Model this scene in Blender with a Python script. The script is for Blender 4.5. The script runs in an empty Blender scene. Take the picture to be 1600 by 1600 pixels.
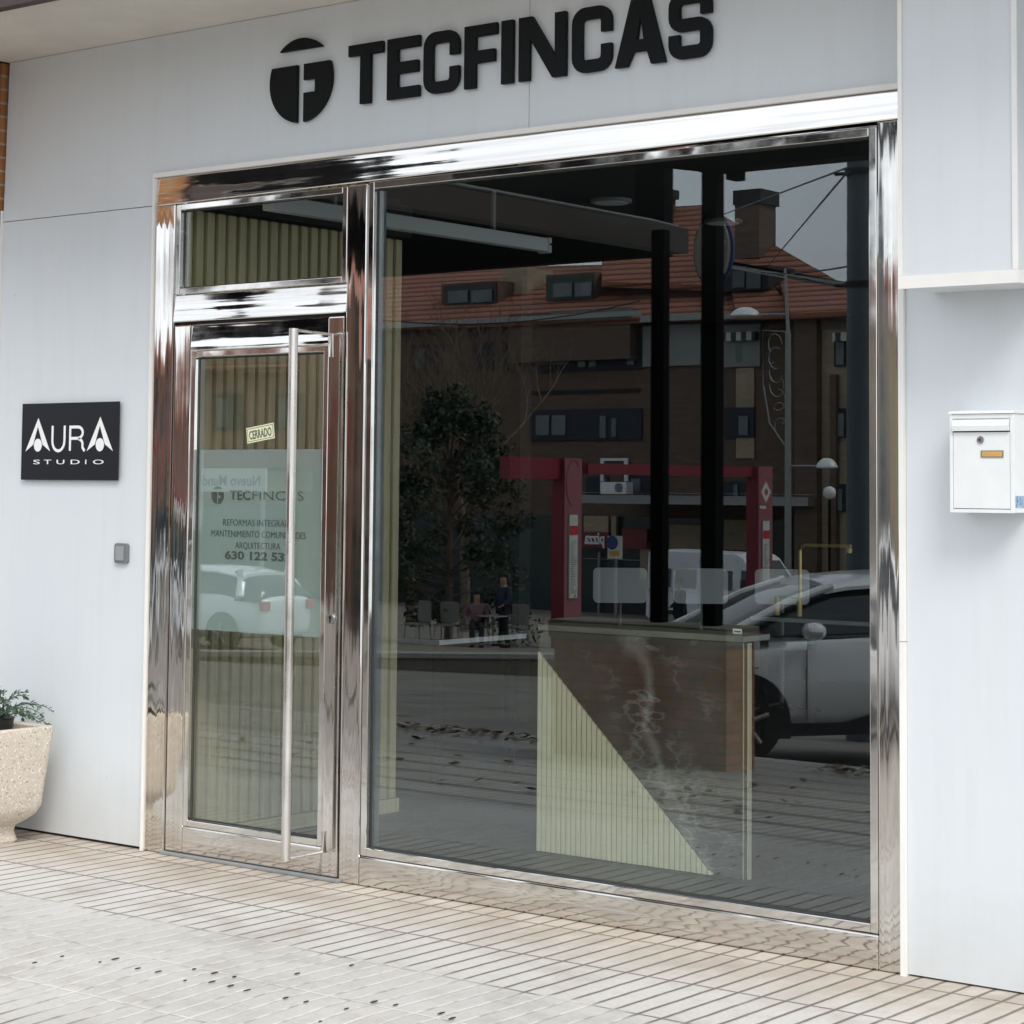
import bpy, bmesh, math, random
from mathutils import Vector, Matrix
random.seed(7)
C = bpy.context.scene.collection
SC = bpy.context.scene
R_ = math.radians
# ------------------------------------------------------------------ camera
CX, CY, F = 800.0, 540.0, 3350.0
AX = Vector((0.7858, -0.0338, -0.6175)); AY = Vector((0.6185, 0.0569, 0.7838)); AZ = Vector((0.00863, -0.9978, 0.0656))
AX.normalize(); AY.normalize(); AZ.normalize()
CAM = Vector((3.327, -6.268, 1.55))
cam = bpy.data.cameras.new('camera'); camo = bpy.data.objects.new('camera', cam); C.objects.link(camo)
right = Vector((AX.x, AY.x, AZ.x)); down = Vector((AX.y, AY.y, AZ.y)); fwd = right.cross(-down) * -1
fwd = Vector((AX.z, AY.z, AZ.z)).normalized()
right = (right - fwd * right.dot(fwd)).normalized(); up = right.cross(fwd).normalized()
m = Matrix.Identity(4)
for i in range(3):
    m[i][0] = right[i]; m[i][1] = up[i]; m[i][2] = -fwd[i]; m[i][3] = CAM[i]
camo.matrix_world = m
cam.sensor_width = 36; cam.lens = F / 1600 * 36; cam.shift_y = -(800 - CY) / 1600
cam.clip_start = 0.05; cam.clip_end = 2000
SC.camera = camo
# ------------------------------------------------------------------ light
SUN_EL, SUN_AZ = R_(48), R_(128)          # azimuth clockwise from +Y : over the street, to the right
w = bpy.data.worlds.new('World'); SC.world = w; w.use_nodes = True
nt = w.node_tree; nt.nodes.clear()
def N(nt, t, **k):
    n = nt.nodes.new(t)
    for a, b in k.items(): setattr(n, a, b)
    return n
sky = N(nt, 'ShaderNodeTexSky', sky_type='NISHITA', sun_disc=False)
sky.sun_elevation = SUN_EL; sky.sun_rotation = SUN_AZ; sky.dust_density = 4; sky.air_density = 1.2
tc = N(nt, 'ShaderNodeTexCoord'); mp = N(nt, 'ShaderNodeMapping'); mp.inputs['Scale'].default_value = (1, 1, 3.2)
no = N(nt, 'ShaderNodeTexNoise'); no.inputs['Scale'].default_value = 2.3; no.inputs['Detail'].default_value = 6; no.inputs['Roughness'].default_value = .55
cr = N(nt, 'ShaderNodeValToRGB'); cr.color_ramp.elements[0].position = .3; cr.color_ramp.elements[0].color = (.62,.62,.62,1); cr.color_ramp.elements[1].position = .7; cr.color_ramp.elements[1].color = (.96,.96,.96,1)
mx = N(nt, 'ShaderNodeMixRGB'); mx.inputs[2].default_value = (13.5, 14.4, 15.6, 1)
bg = N(nt, 'ShaderNodeBackground'); bg.inputs['Strength'].default_value = .10
ou = N(nt, 'ShaderNodeOutputWorld')
L = nt.links.new
L(tc.outputs['Generated'], mp.inputs[0]); L(mp.outputs[0], no.inputs['Vector']); L(no.outputs['Fac'], cr.inputs[0])
L(cr.outputs[0], mx.inputs[0]); L(sky.outputs[0], mx.inputs[1]); L(mx.outputs[0], bg.inputs['Color']); L(bg.outputs[0], ou.inputs['Surface'])
sl = bpy.data.lights.new('sun', 'SUN'); sl.energy = 2.0; sl.angle = R_(24); sl.color = (1, .95, .88)
so = bpy.data.objects.new('sun', sl); C.objects.link(so)
sd = Vector((math.sin(SUN_AZ)*math.cos(SUN_EL), math.cos(SUN_AZ)*math.cos(SUN_EL), math.sin(SUN_EL)))
so.rotation_euler = sd.to_track_quat('Z', 'Y').to_euler()
SC.view_settings.view_transform = 'Standard'; SC.view_settings.look = 'None'; SC.view_settings.gamma = 1; SC.view_settings.exposure = 0.2
SC.render.engine = 'CYCLES'
SC.cycles.max_bounces = 10; SC.cycles.transparent_max_bounces = 16; SC.cycles.glossy_bounces = 6; SC.cycles.sample_clamp_indirect = 6
# ------------------------------------------------------------------ helpers
def ray(px, py):
    v = Vector((px - CX, py - CY, F)); return Vector((AX.dot(v), AY.dot(v), AZ.dot(v)))
def on_y(px, py, y): r = ray(px, py); return CAM + r * ((y - CAM.y) / r.y)
def on_z(px, py, z): r = ray(px, py); return CAM + r * ((z - CAM.z) / r.z)
def on_x(px, py, x): r = ray(px, py); return CAM + r * ((x - CAM.x) / r.x)
GL = .03                                   # the glass plane; what it mirrors stands in the street at 2*GL - y
def mir(p): return Vector((p.x, 2*GL - p.y, p.z))
def st(px, py, s):                         # street point seen in the glass at scale s pixels per metre
    v = Vector((px - CX, py - CY, F)) / s; return mir(CAM + Vector((AX.dot(v), AY.dot(v), AZ.dot(v))))
def sy(px, py, y): return mir(on_y(px, py, y))
PROF = [(0,0),(1.5,0),(5.62,-.2),(5.78,-.36),(9.8,-.83),(21,-1.5),(32,-2.15),(45,-2.75),(53,-3.1),(70,-3.9),(120,-5.2),(420,-12)]
def gz(d):
    d = abs(d)
    for (a, b), (c, e) in zip(PROF, PROF[1:]):
        if d <= c: return b + (e-b)*(d-a)/(c-a)
    return PROF[-1][1]
def foot(px, s, guess=1000):               # street point standing on the ground at column px and scale s
    a = st(px, guess, s); return Vector((a.x, a.y, gz(a.y)))

class MB:
    def __init__(s): s.bm = bmesh.new()
    def box(s, x0, x1, y0, y1, z0, z1, bev=0):
        if x1 < x0: x0, x1 = x1, x0
        if y1 < y0: y0, y1 = y1, y0
        if z1 < z0: z0, z1 = z1, z0
        vs = [s.bm.verts.new(p) for p in ((x0,y0,z0),(x1,y0,z0),(x1,y1,z0),(x0,y1,z0),(x0,y0,z1),(x1,y0,z1),(x1,y1,z1),(x0,y1,z1))]
        fs = [s.bm.faces.new([vs[i] for i in f]) for f in ((3,2,1,0),(4,5,6,7),(0,1,5,4),(1,2,6,5),(2,3,7,6),(3,0,4,7))]
        if bev:
            es = set(e for f in fs for e in f.edges)
            bmesh.ops.bevel(s.bm, geom=list(es), offset=bev, segments=2, affect='EDGES', profile=.5)
        return s
    def obox(s, c, ax, ay, az, hx, hy, hz):      # oriented box
        ax, ay, az = Vector(ax).normalized(), Vector(ay).normalized(), Vector(az).normalized(); c = Vector(c)
        vs = [s.bm.verts.new(c + ax*hx*i + ay*hy*j + az*hz*k) for k in (-1,1) for (i,j) in ((-1,-1),(1,-1),(1,1),(-1,1))]
        for f in ((3,2,1,0),(4,5,6,7),(0,1,5,4),(1,2,6,5),(2,3,7,6),(3,0,4,7)): s.bm.faces.new([vs[i] for i in f])
        return s
    def tube(s, pts, r, n=8, r2=None, cap=True):
        pts = [Vector(p) for p in pts]; rings = []; m_ = len(pts)
        for i, p in enumerate(pts):
            d = (pts[min(i+1, m_-1)] - pts[max(i-1, 0)]).normalized()
            a = d.cross(Vector((0,0,1)) if abs(d.z) < .9 else Vector((1,0,0))).normalized(); b = d.cross(a)
            rr = r if r2 is None else r + (r2 - r)*i/(m_-1)
            rings.append([s.bm.verts.new(p + (a*math.cos(t) + b*math.sin(t))*rr) for t in [2*math.pi*k/n for k in range(n)]])
        for A, B in zip(rings, rings[1:]):
            for k in range(n): s.bm.faces.new((A[k], A[(k+1)%n], B[(k+1)%n], B[k]))
        if cap:
            s.bm.faces.new(rings[0][::-1]); s.bm.faces.new(rings[-1])
        return s
    def prism(s, pts, d):                        # closed polygon (3D) pushed along vector d
        d = Vector(d); a = [s.bm.verts.new(p) for p in pts]; b = [s.bm.verts.new(Vector(p) + d) for p in pts]; n = len(pts)
        s.bm.faces.new(a[::-1]); s.bm.faces.new(b)
        for k in range(n): s.bm.faces.new((a[k], a[(k+1)%n], b[(k+1)%n], b[k]))
        return s
    def face(s, pts): s.bm.faces.new([s.bm.verts.new(p) for p in pts]); return s
    def lathe(s, prof, c=(0,0,0), n=24, axis='z'):
        rings = []
        for r, z in prof:
            ring = []
            for k in range(n):
                t = 2*math.pi*k/n; a, b = r*math.cos(t), r*math.sin(t)
                p = (a, b, z) if axis == 'z' else ((a, z, b) if axis == 'y' else (z, a, b))
                ring.append(s.bm.verts.new(Vector(c) + Vector(p)))
            rings.append(ring)
        for A, B in zip(rings, rings[1:]):
            for k in range(n): s.bm.faces.new((A[k], A[(k+1)%n], B[(k+1)%n], B[k]))
        s.bm.faces.new(rings[0][::-1]); s.bm.faces.new(rings[-1]); return s
    def build(s, name, m_, parent=None, smooth=False):
        bmesh.ops.recalc_face_normals(s.bm, faces=s.bm.faces)
        me = bpy.data.meshes.new(name); s.bm.to_mesh(me); s.bm.free()
        me.materials.append(m_)
        if smooth:
            for p in me.polygons: p.use_smooth = True
            try: me.set_sharp_from_angle(angle=R_(35))
            except Exception: pass
        o = bpy.data.objects.new(name, me); C.objects.link(o)
        if parent: o.parent = parent; 
        return o
def tag(o, label=None, cat=None, group=None, kind=None):
    if label: o['label'] = label
    if cat: o['category'] = cat
    if group: o['group'] = group
    if kind: o['kind'] = kind
    return o
def thing(name, label, cat, loc=(0,0,0), rz=0, group=None):
    o = bpy.data.objects.new(name, None); C.objects.link(o); o.location = loc; o.rotation_euler = (0,0,rz)
    o.empty_display_size = .2
    return tag(o, label, cat, group)
def copy_tree(o, parent=None):
    c = o.copy(); C.objects.link(c); c.parent = parent
    for ch in [x for x in C.objects if x.parent == o]: copy_tree(ch, c)
    return c
def loc_parent(root):                            # children are written in world coordinates
    mi = Matrix.Translation(-Vector(root.location))
    for ch in [x for x in C.objects if x.parent == root]:
        if ch.type == 'MESH' and not ch.get('done'):
            ch.data.transform(mi)
            for g in [x for x in C.objects if x.parent == ch]: g.data.transform(mi)
    return root

# ------------------------------------------------------------------ materials
def mat(name, col, rough=.6, metal=0, var=0, scale=8, bump=0, bscale=60, spec=None, stretch=(1,1,1), col2=None, coat=0):
    m_ = bpy.data.materials.new(name); m_.use_nodes = True; nt = m_.node_tree; b = nt.nodes['Principled BSDF']
    b.inputs['Base Color'].default_value = (*col, 1); b.inputs['Roughness'].default_value = rough; b.inputs['Metallic'].default_value = metal
    if spec is not None: b.inputs['Specular IOR Level'].default_value = spec
    if coat: b.inputs['Coat Weight'].default_value = coat; b.inputs['Coat Roughness'].default_value = .05
    if var or bump or col2:
        tc = N(nt, 'ShaderNodeTexCoord'); mp = N(nt, 'ShaderNodeMapping'); mp.inputs['Scale'].default_value = stretch
        nt.links.new(tc.outputs['Object'], mp.inputs[0])
    if var or col2:
        n = N(nt, 'ShaderNodeTexNoise'); n.inputs['Scale'].default_value = scale; n.inputs['Detail'].default_value = 6; n.inputs['Roughness'].default_value = .6
        r = N(nt, 'ShaderNodeValToRGB'); r.color_ramp.elements[0].position = .32; r.color_ramp.elements[1].position = .68
        c2 = col2 or tuple(c*(1-var) for c in col)
        r.color_ramp.elements[0].color = (*c2, 1); r.color_ramp.elements[1].color = (*(col if col2 else tuple(min(1, c*(1+var*.5)) for c in col)), 1)
        nt.links.new(mp.outputs[0], n.inputs['Vector']); nt.links.new(n.outputs['Fac'], r.inputs[0]); nt.links.new(r.outputs[0], b.inputs['Base Color'])
    if bump:
        n2 = N(nt, 'ShaderNodeTexNoise'); n2.inputs['Scale'].default_value = bscale; n2.inputs['Detail'].default_value = 3
        bu = N(nt, 'ShaderNodeBump'); bu.inputs['Strength'].default_value = bump; bu.inputs['Distance'].default_value = .01
        nt.links.new(mp.outputs[0], n2.inputs['Vector']); nt.links.new(n2.outputs['Fac'], bu.inputs['Height']); nt.links.new(bu.outputs[0], b.inputs['Normal'])
    return m_
def nodes(m_): return m_.node_tree, m_.node_tree.nodes['Principled BSDF']
def math_(nt, op, a, b=None, c=None):
    n = N(nt, 'ShaderNodeMath', operation=op)
    for i, v in enumerate((a, b, c)):
        if v is None: continue
        if isinstance(v, (int, float)): n.inputs[i].default_value = v
        else: nt.links.new(v, n.inputs[i])
    return n.outputs[0]
def ramp(nt, fac, a, b, ca=(0,0,0,1), cb=(1,1,1,1)):
    r = N(nt, 'ShaderNodeValToRGB'); r.color_ramp.elements[0].position = a; r.color_ramp.elements[1].position = b
    r.color_ramp.elements[0].color = ca; r.color_ramp.elements[1].color = cb; nt.links.new(fac, r.inputs[0]); return r.outputs[0]
def mixc(nt, fac, a, b, mode='MIX'):
    n = N(nt, 'ShaderNodeMixRGB', blend_type=mode)
    for i, v in enumerate((fac, a, b)):
        if isinstance(v, (int, float)): n.inputs[i].default_value = v
        elif isinstance(v, tuple): n.inputs[i].default_value = (*v, 1)
        else: nt.links.new(v, n.inputs[i])
    return n.outputs[0]
def noise(nt, vec, scale, detail=5, rough=.55):
    n = N(nt, 'ShaderNodeTexNoise'); n.inputs['Scale'].default_value = scale; n.inputs['Detail'].default_value = detail; n.inputs['Roughness'].default_value = rough
    nt.links.new(vec, n.inputs['Vector']); return n.outputs['Fac']
def mapped(nt, out, scale):
    mp = N(nt, 'ShaderNodeMapping'); mp.inputs['Scale'].default_value = scale; nt.links.new(out, mp.inputs[0]); return mp.outputs[0]

def steel(name, stretch, rough=.04, jz=.06, jx=.012):
    """rolled sheet: the normal wavers in long streaks, mostly up and down"""
    m_ = mat(name, (.70, .67, .63), rough, 1); nt, b = nodes(m_)
    g = N(nt, 'ShaderNodeNewGeometry'); P = g.outputs['Position']
    v = mapped(nt, P, stretch); f1 = noise(nt, v, 1, 3, .5)
    v2 = mapped(nt, P, tuple(q*.31 for q in stretch)); f2 = noise(nt, v2, 1, 3, .5); f3 = noise(nt, P, 2.3, 3, .5)
    cz = math_(nt, 'MULTIPLY', math_(nt, 'SUBTRACT', math_(nt, 'ADD', f1, math_(nt, 'ADD', f2, f3)), 1.5), jz)
    cx = math_(nt, 'MULTIPLY', math_(nt, 'SUBTRACT', f2, .5), jx)
    cb = N(nt, 'ShaderNodeCombineXYZ'); nt.links.new(cx, cb.inputs[0]); nt.links.new(cz, cb.inputs[2])
    ad = N(nt, 'ShaderNodeVectorMath', operation='ADD'); nt.links.new(g.outputs['Normal'], ad.inputs[0]); nt.links.new(cb.outputs[0], ad.inputs[1])
    no_ = N(nt, 'ShaderNodeVectorMath', operation='NORMALIZE'); nt.links.new(ad.outputs[0], no_.inputs[0]); nt.links.new(no_.outputs[0], b.inputs['Normal'])
    nt.links.new(ramp(nt, noise(nt, P, 4, 6, .6), .4, .75, (rough*.7,)*3+(1,), (rough*2.6,)*3+(1,)), b.inputs['Roughness'])
    nt.links.new(ramp(nt, f1, .3, .7, (.61,.58,.55,1), (.77,.745,.70,1)), b.inputs['Base Color'])
    return m_
ST_V = steel('polished_steel_upright', (55, 55, 1.1), .045, .085, .05)
ST_H = steel('polished_steel_rail', (.9, 55, 55), .05, .17, .02)
ST_N = steel('polished_steel_bead', (6, 6, 6), .06, .05, .02)
ST_B = steel('brushed_steel', (60, 60, 3), .2, .02)
M = {}
M['gap'] = mat('shadow_gap_black', (.012,.012,.012), .7)
M['gasket'] = mat('rubber_gasket', (.03,.032,.032), .5)
# white composite cladding
M['clad'] = mat('white_composite_panel', (.70,.735,.765), .42, 0); nt, b = nodes(M['clad'])
g = N(nt, 'ShaderNodeNewGeometry')
n1 = noise(nt, g.outputs['Position'], 1.1, 5, .6); n2 = noise(nt, mapped(nt, g.outputs['Position'], (9, 9, .7)), 1.5, 5, .65)
c1 = mixc(nt, ramp(nt, n1, .35, .7), (.64,.68,.705), (.68,.71,.735))
c1 = mixc(nt, math_(nt, 'MULTIPLY', ramp(nt, n2, .48, .75), .38), c1, (.60,.62,.61))
sc = N(nt, 'ShaderNodeTexVoronoi'); sc.inputs['Scale'].default_value = 3.3; nt.links.new(g.outputs['Position'], sc.inputs['Vector'])
c1 = mixc(nt, math_(nt, 'MULTIPLY', ramp(nt, sc.outputs['Distance'], .012, .03, (1,1,1,1), (0,0,0,1)), .45), c1, (.35,.36,.36))
sz = N(nt, 'ShaderNodeSeparateXYZ'); nt.links.new(g.outputs['Position'], sz.inputs[0])
gr = math_(nt, 'MULTIPLY', ramp(nt, math_(nt, 'ADD', math_(nt, 'MULTIPLY', sz.outputs['Z'], .8), math_(nt, 'MULTIPLY', noise(nt, g.outputs['Position'], 6, 6, .65), .3)), .12, .42, (1,1,1,1), (0,0,0,1)), .38)
c1 = mixc(nt, gr, c1, (.50,.49,.46))
nt.links.new(c1, b.inputs['Base Color'])
bu = N(nt, 'ShaderNodeBump'); bu.inputs['Strength'].default_value = .06; bu.inputs['Distance'].default_value = .01
nt.links.new(noise(nt, g.outputs['Position'], 3.5, 3), bu.inputs['Height']); nt.links.new(bu.outputs[0], b.inputs['Normal'])
M['trim'] = mat('white_edge_trim', (.82,.81,.78), .35, var=.05, scale=5)
M['soffit'] = mat('cream_plaster_soffit', (.66,.63,.57), .8, var=.10, scale=2.2, bump=.25, bscale=90)
M['brown'] = mat('dark_brown_painted_steel', (.045,.03,.025), .5, var=.2)
M['black'] = mat('black_painted_steel', (.004,.004,.005), .7, spec=.05)
M['slate'] = mat('blue_grey_painted_steel', (.10,.125,.15), .55, var=.15, scale=3)
M['letter'] = mat('black_letter_face', (.008,.009,.010), .55, spec=.15)
M['ink'] = mat('dark_olive_lettering', (.10,.115,.095), .6)
M['film'] = mat('frosted_green_film', (.33,.385,.37), .6, spec=.1)
M['white'] = mat('white_enamel', (.78,.80,.80), .35, var=.04, scale=12)
M['whitepaint'] = mat('white_lettering', (.85,.85,.85), .5)
M['plaque'] = mat('black_acrylic_plaque', (.009,.011,.014), .35, spec=.3)
M['grey'] = mat('grey_plastic', (.17,.18,.185), .5)
M['brass'] = mat('brushed_brass', (.85,.66,.26), .4, .3)
M['label'] = mat('ochre_name_label', (.60,.36,.10), .4, var=.1, scale=40)
M['cerr'] = mat('pale_yellow_sticker', (.78,.79,.52), .5)
M['blue'] = mat('blue_torn_sticker', (.03,.16,.36), .5, var=.5, scale=90, col2=(.5,.6,.65))
M['silver'] = mat('chrome_lock', (.5,.5,.5), .25, 1)
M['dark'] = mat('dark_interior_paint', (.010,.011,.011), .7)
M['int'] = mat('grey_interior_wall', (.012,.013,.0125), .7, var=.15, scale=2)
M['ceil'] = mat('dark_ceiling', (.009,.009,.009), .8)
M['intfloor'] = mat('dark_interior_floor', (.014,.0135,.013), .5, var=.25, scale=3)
M['lampw'] = mat('white_rail_casing', (.55,.58,.58), .45)
M['chairw'] = mat('white_leather', (.80,.86,.86), .4)
# wood
def wood(name, ca, cb, st_):
    m_ = mat(name, ca, .55); nt, b = nodes(m_); g = N(nt, 'ShaderNodeNewGeometry')
    nt.links.new(mixc(nt, ramp(nt, noise(nt, mapped(nt, g.outputs['Position'], st_), 6, 8, .65), .3, .7), ca, cb), b.inputs['Base Color']); return m_
M['slat'] = wood('olive_oak_slats', (.50,.44,.25), (.66,.60,.38), (14, 14, .8))
M['slatb'] = mat('slat_backing', (.045,.036,.02), .8)
M['pale'] = wood('pale_oak_battens', (.66,.62,.42), (.78,.74,.55), (30, 30, 1.2))
# marble
M['marble'] = mat('dark_veined_marble', (.06,.055,.05), .12); nt, b = nodes(M['marble']); g = N(nt, 'ShaderNodeNewGeometry')
wv = N(nt, 'ShaderNodeTexNoise'); wv.inputs['Scale'].default_value = 1.7; wv.inputs['Detail'].default_value = 8; wv.inputs['Roughness'].default_value = .62; wv.inputs['Distortion'].default_value = .25
mpv = N(nt, 'ShaderNodeMapping'); mpv.inputs['Rotation'].default_value = (0, R_(-52), 0); mpv.inputs['Scale'].default_value = (.9, 1, 2.2)
nt.links.new(g.outputs['Position'], mpv.inputs[0]); nt.links.new(mpv.outputs[0], wv.inputs['Vector'])
vn = math_(nt, 'ABSOLUTE', math_(nt, 'SUBTRACT', wv.outputs['Fac'], .5))
vein = ramp(nt, vn, .0, .022, (1,1,1,1), (0,0,0,1))
cl = ramp(nt, noise(nt, g.outputs['Position'], 2.2, 6, .6), .35, .75)
cc = mixc(nt, cl, (.050,.046,.042), (.12,.115,.105)); cc = mixc(nt, math_(nt, 'MULTIPLY', vein, math_(nt, 'MULTIPLY', ramp(nt, noise(nt, g.outputs['Position'], 2.1, 4), .42, .7), .55)), cc, (.42,.41,.37))
sp_ = N(nt, 'ShaderNodeSeparateXYZ'); nt.links.new(g.outputs['Position'], sp_.inputs[0])
wn = noise(nt, g.outputs['Position'], 3.2, 4, .5)
dl = math_(nt, 'ADD', math_(nt, 'MULTIPLY', math_(nt, 'ADD', sp_.outputs['X'], 1.90), .876), math_(nt, 'MULTIPLY', math_(nt, 'SUBTRACT', sp_.outputs['Z'], .93), .483))
dw_ = math_(nt, 'ABSOLUTE', math_(nt, 'ADD', dl, math_(nt, 'MULTIPLY', math_(nt, 'SUBTRACT', wn, .5), .45)))
thin = math_(nt, 'ABSOLUTE', math_(nt, 'SUBTRACT', noise(nt, mpv.outputs[0], 5, 7, .5), .5))
f_ = math_(nt, 'ADD', math_(nt, 'MULTIPLY', ramp(nt, dw_, .0, .05, (1,1,1,1), (0,0,0,1)), .30), math_(nt, 'MULTIPLY', math_(nt, 'MULTIPLY', ramp(nt, dw_, .02, .22, (1,1,1,1), (0,0,0,1)), ramp(nt, thin, .0, .03, (1,1,1,1), (0,0,0,1))), .36))
cc = mixc(nt, f_, cc, (.50,.48,.43))
nt.links.new(cc, b.inputs['Base Color'])
# glass: thin pane, a little green, both faces mirror
def glass(name, tint, k):
    m_ = bpy.data.materials.new(name); m_.use_nodes = True; nt = m_.node_tree; nt.nodes.clear()
    t = N(nt, 'ShaderNodeBsdfTransparent'); t.inputs[0].default_value = (*tint, 1)
    gl = N(nt, 'ShaderNodeBsdfGlossy'); gl.inputs['Roughness'].default_value = 0; gl.inputs['Color'].default_value = (.93,.985,1,1)
    fr = N(nt, 'ShaderNodeFresnel'); ge = N(nt, 'ShaderNodeNewGeometry')
    nt.links.new(math_(nt, 'ADD', 1.5, math_(nt, 'MULTIPLY', ge.outputs['Backfacing'], 1/1.5 - 1.5)), fr.inputs['IOR'])
    mx = N(nt, 'ShaderNodeMixShader'); o = N(nt, 'ShaderNodeOutputMaterial')
    nt.links.new(math_(nt, 'MINIMUM', math_(nt, 'MULTIPLY', fr.outputs[0], k), .9), mx.inputs[0])
    nt.links.new(t.outputs[0], mx.inputs[1]); nt.links.new(gl.outputs[0], mx.inputs[2]); nt.links.new(mx.outputs[0], o.inputs[0]); return m_
M['glass'] = glass('double_glazing', (.95,.975,.96), 2.2)
M['cabglass'] = mat('dark_vehicle_glass', (.012,.016,.018), .03, 0, spec=.8)
# pavement: ribbed precast tiles (0.422 m), ribs run out from the shopfront
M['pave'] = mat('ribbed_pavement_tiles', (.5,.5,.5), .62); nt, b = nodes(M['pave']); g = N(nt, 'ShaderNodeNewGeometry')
sx = N(nt, 'ShaderNodeSeparateXYZ'); P_ = g.outputs['Position']; nt.links.new(P_, sx.inputs[0])
wob = math_(nt, 'MULTIPLY', math_(nt, 'SUBTRACT', noise(nt, P_, 9, 3), .5), .008)
def line(coord, period, off, half):
    u = math_(nt, 'FRACT', math_(nt, 'DIVIDE', math_(nt, 'ADD', math_(nt, 'ADD', coord, wob), off), period))
    d = math_(nt, 'MULTIPLY', math_(nt, 'MINIMUM', u, math_(nt, 'SUBTRACT', 1, u)), period)
    return ramp(nt, d, half*.45, half, (1,1,1,1), (0,0,0,1))
rib = line(sx.outputs['X'], .0844, 50*.0844 + .02, .0085)
joy = line(sx.outputs['Y'], .422, 20*.422 + .122, .0075)
jox = line(sx.outputs['X'], .422, 50*.422 + .02, .0068)
n1 = noise(nt, P_, 2.1, 6, .6); n2 = noise(nt, P_, 60, 4, .7); n3 = noise(nt, P_, 240, 3, .7)
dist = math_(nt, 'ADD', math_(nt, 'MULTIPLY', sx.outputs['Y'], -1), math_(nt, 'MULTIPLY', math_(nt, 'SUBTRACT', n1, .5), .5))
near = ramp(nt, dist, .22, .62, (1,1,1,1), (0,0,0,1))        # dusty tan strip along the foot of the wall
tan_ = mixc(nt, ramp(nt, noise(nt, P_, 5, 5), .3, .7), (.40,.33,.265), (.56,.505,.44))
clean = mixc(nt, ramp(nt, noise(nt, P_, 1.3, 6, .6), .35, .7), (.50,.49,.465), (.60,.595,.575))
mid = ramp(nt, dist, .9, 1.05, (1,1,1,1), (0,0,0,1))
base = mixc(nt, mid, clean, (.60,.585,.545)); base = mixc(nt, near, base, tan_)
dirt = ramp(nt, math_(nt, 'MULTIPLY', noise(nt, P_, 3.7, 8, .7), noise(nt, mapped(nt, P_, (1, 2.2, 1)), 1.4, 5)), .25, .40)
base = mixc(nt, math_(nt, 'MULTIPLY', dirt, .5), base, (.30,.25,.20))
blot = ramp(nt, noise(nt, P_, 11, 6, .7), .50, .66)
base = mixc(nt, math_(nt, 'MULTIPLY', blot, .22), base, (.34,.31,.27))
chipv = N(nt, 'ShaderNodeTexVoronoi'); chipv.inputs['Scale'].default_value = 16; nt.links.new(P_, chipv.inputs['Vector'])
base = mixc(nt, math_(nt, 'MULTIPLY', ramp(nt, chipv.outputs['Distance'], .03, .07, (1,1,1,1), (0,0,0,1)), .5), base, (.17,.14,.12))
base = mixc(nt, math_(nt, 'MULTIPLY', ramp(nt, n2, .35, .6, (1,1,1,1), (0,0,0,1)), .16), base, (.25,.23,.20))
base = mixc(nt, math_(nt, 'MULTIPLY', ramp(nt, n3, .52, .7), .2), base, (.75,.74,.70))
gcol = mixc(nt, math_(nt, 'MULTIPLY', ramp(nt, dist, .93, 1.02), ramp(nt, math_(nt, 'MULTIPLY', dist, .1), .19, .215, (1,1,1,1), (0,0,0,1))), (.12,.098,.075), mixc(nt, ramp(nt, noise(nt, P_, 14, 5), .36, .52), (.36,.35,.32), (.66,.65,.62)))  # pale outer grooves: their reflection is painted into the colour
farm = ramp(nt, math_(nt, 'MULTIPLY', sx.outputs['Y'], -.1), .2, .24)
farj = math_(nt, 'MULTIPLY', math_(nt, 'MULTIPLY', line(sx.outputs['Y'], .422, 20*.422 + .122, .062), farm), ramp(nt, noise(nt, mapped(nt, P_, (3, 1, 1)), 3, 4), .30, .42))
joy = math_(nt, 'MAXIMUM', joy, farj)
gm = math_(nt, 'MAXIMUM', math_(nt, 'MULTIPLY', rib, ramp(nt, noise(nt, P_, 3.3, 4), .15, .45, (.55,.55,.55,1), (1,1,1,1))), math_(nt, 'MAXIMUM', joy, jox))
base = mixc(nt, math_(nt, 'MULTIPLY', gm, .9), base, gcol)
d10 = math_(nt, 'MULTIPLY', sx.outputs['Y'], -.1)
far_dark = math_(nt, 'MULTIPLY', ramp(nt, math_(nt, 'ADD', d10, math_(nt, 'MULTIPLY', math_(nt, 'SUBTRACT', noise(nt, mapped(nt, P_, (.35, 1, 1)), 1.3, 5), .5), .14)), .39, .46), .75)  # patchy darker grey towards the kerb
base = mixc(nt, far_dark, base, (.085,.085,.085)); base = mixc(nt, math_(nt, 'MULTIPLY', ramp(nt, d10, .2, .3), .3), base, (.36,.32,.26))
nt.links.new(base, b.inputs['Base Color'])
bu = N(nt, 'ShaderNodeBump'); bu.inputs['Strength'].default_value = .6; bu.inputs['Distance'].default_value = .006
nt.links.new(math_(nt, 'SUBTRACT', math_(nt, 'MULTIPLY', n2, .25), gm), bu.inputs['Height']); nt.links.new(bu.outputs[0], b.inputs['Normal'])
nt.links.new(ramp(nt, n1, .3, .7, (.42,)*3+(1,), (.7,)*3+(1,)), b.inputs['Roughness'])
M['road'] = mat('worn_grey_asphalt', (.175,.16,.14), .85, var=.3, scale=.9, bump=.3, bscale=40)
nt, b = nodes(M['road']); g = N(nt, 'ShaderNodeNewGeometry'); src = b.inputs['Base Color'].links[0].from_socket
ck = math_(nt, 'ABSOLUTE', math_(nt, 'SUBTRACT', noise(nt, mapped(nt, g.outputs['Position'], (.12, .45, 1)), 1.2, 3), .5))
nt.links.new(mixc(nt, math_(nt, 'MULTIPLY', ramp(nt, ck, .0, .012, (1,1,1,1), (0,0,0,1)), .8), src, (.05,.048,.045)), b.inputs['Base Color'])
M['kerb'] = mat('granite_kerb', (.30,.29,.27), .8, var=.2, scale=20)
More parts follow.
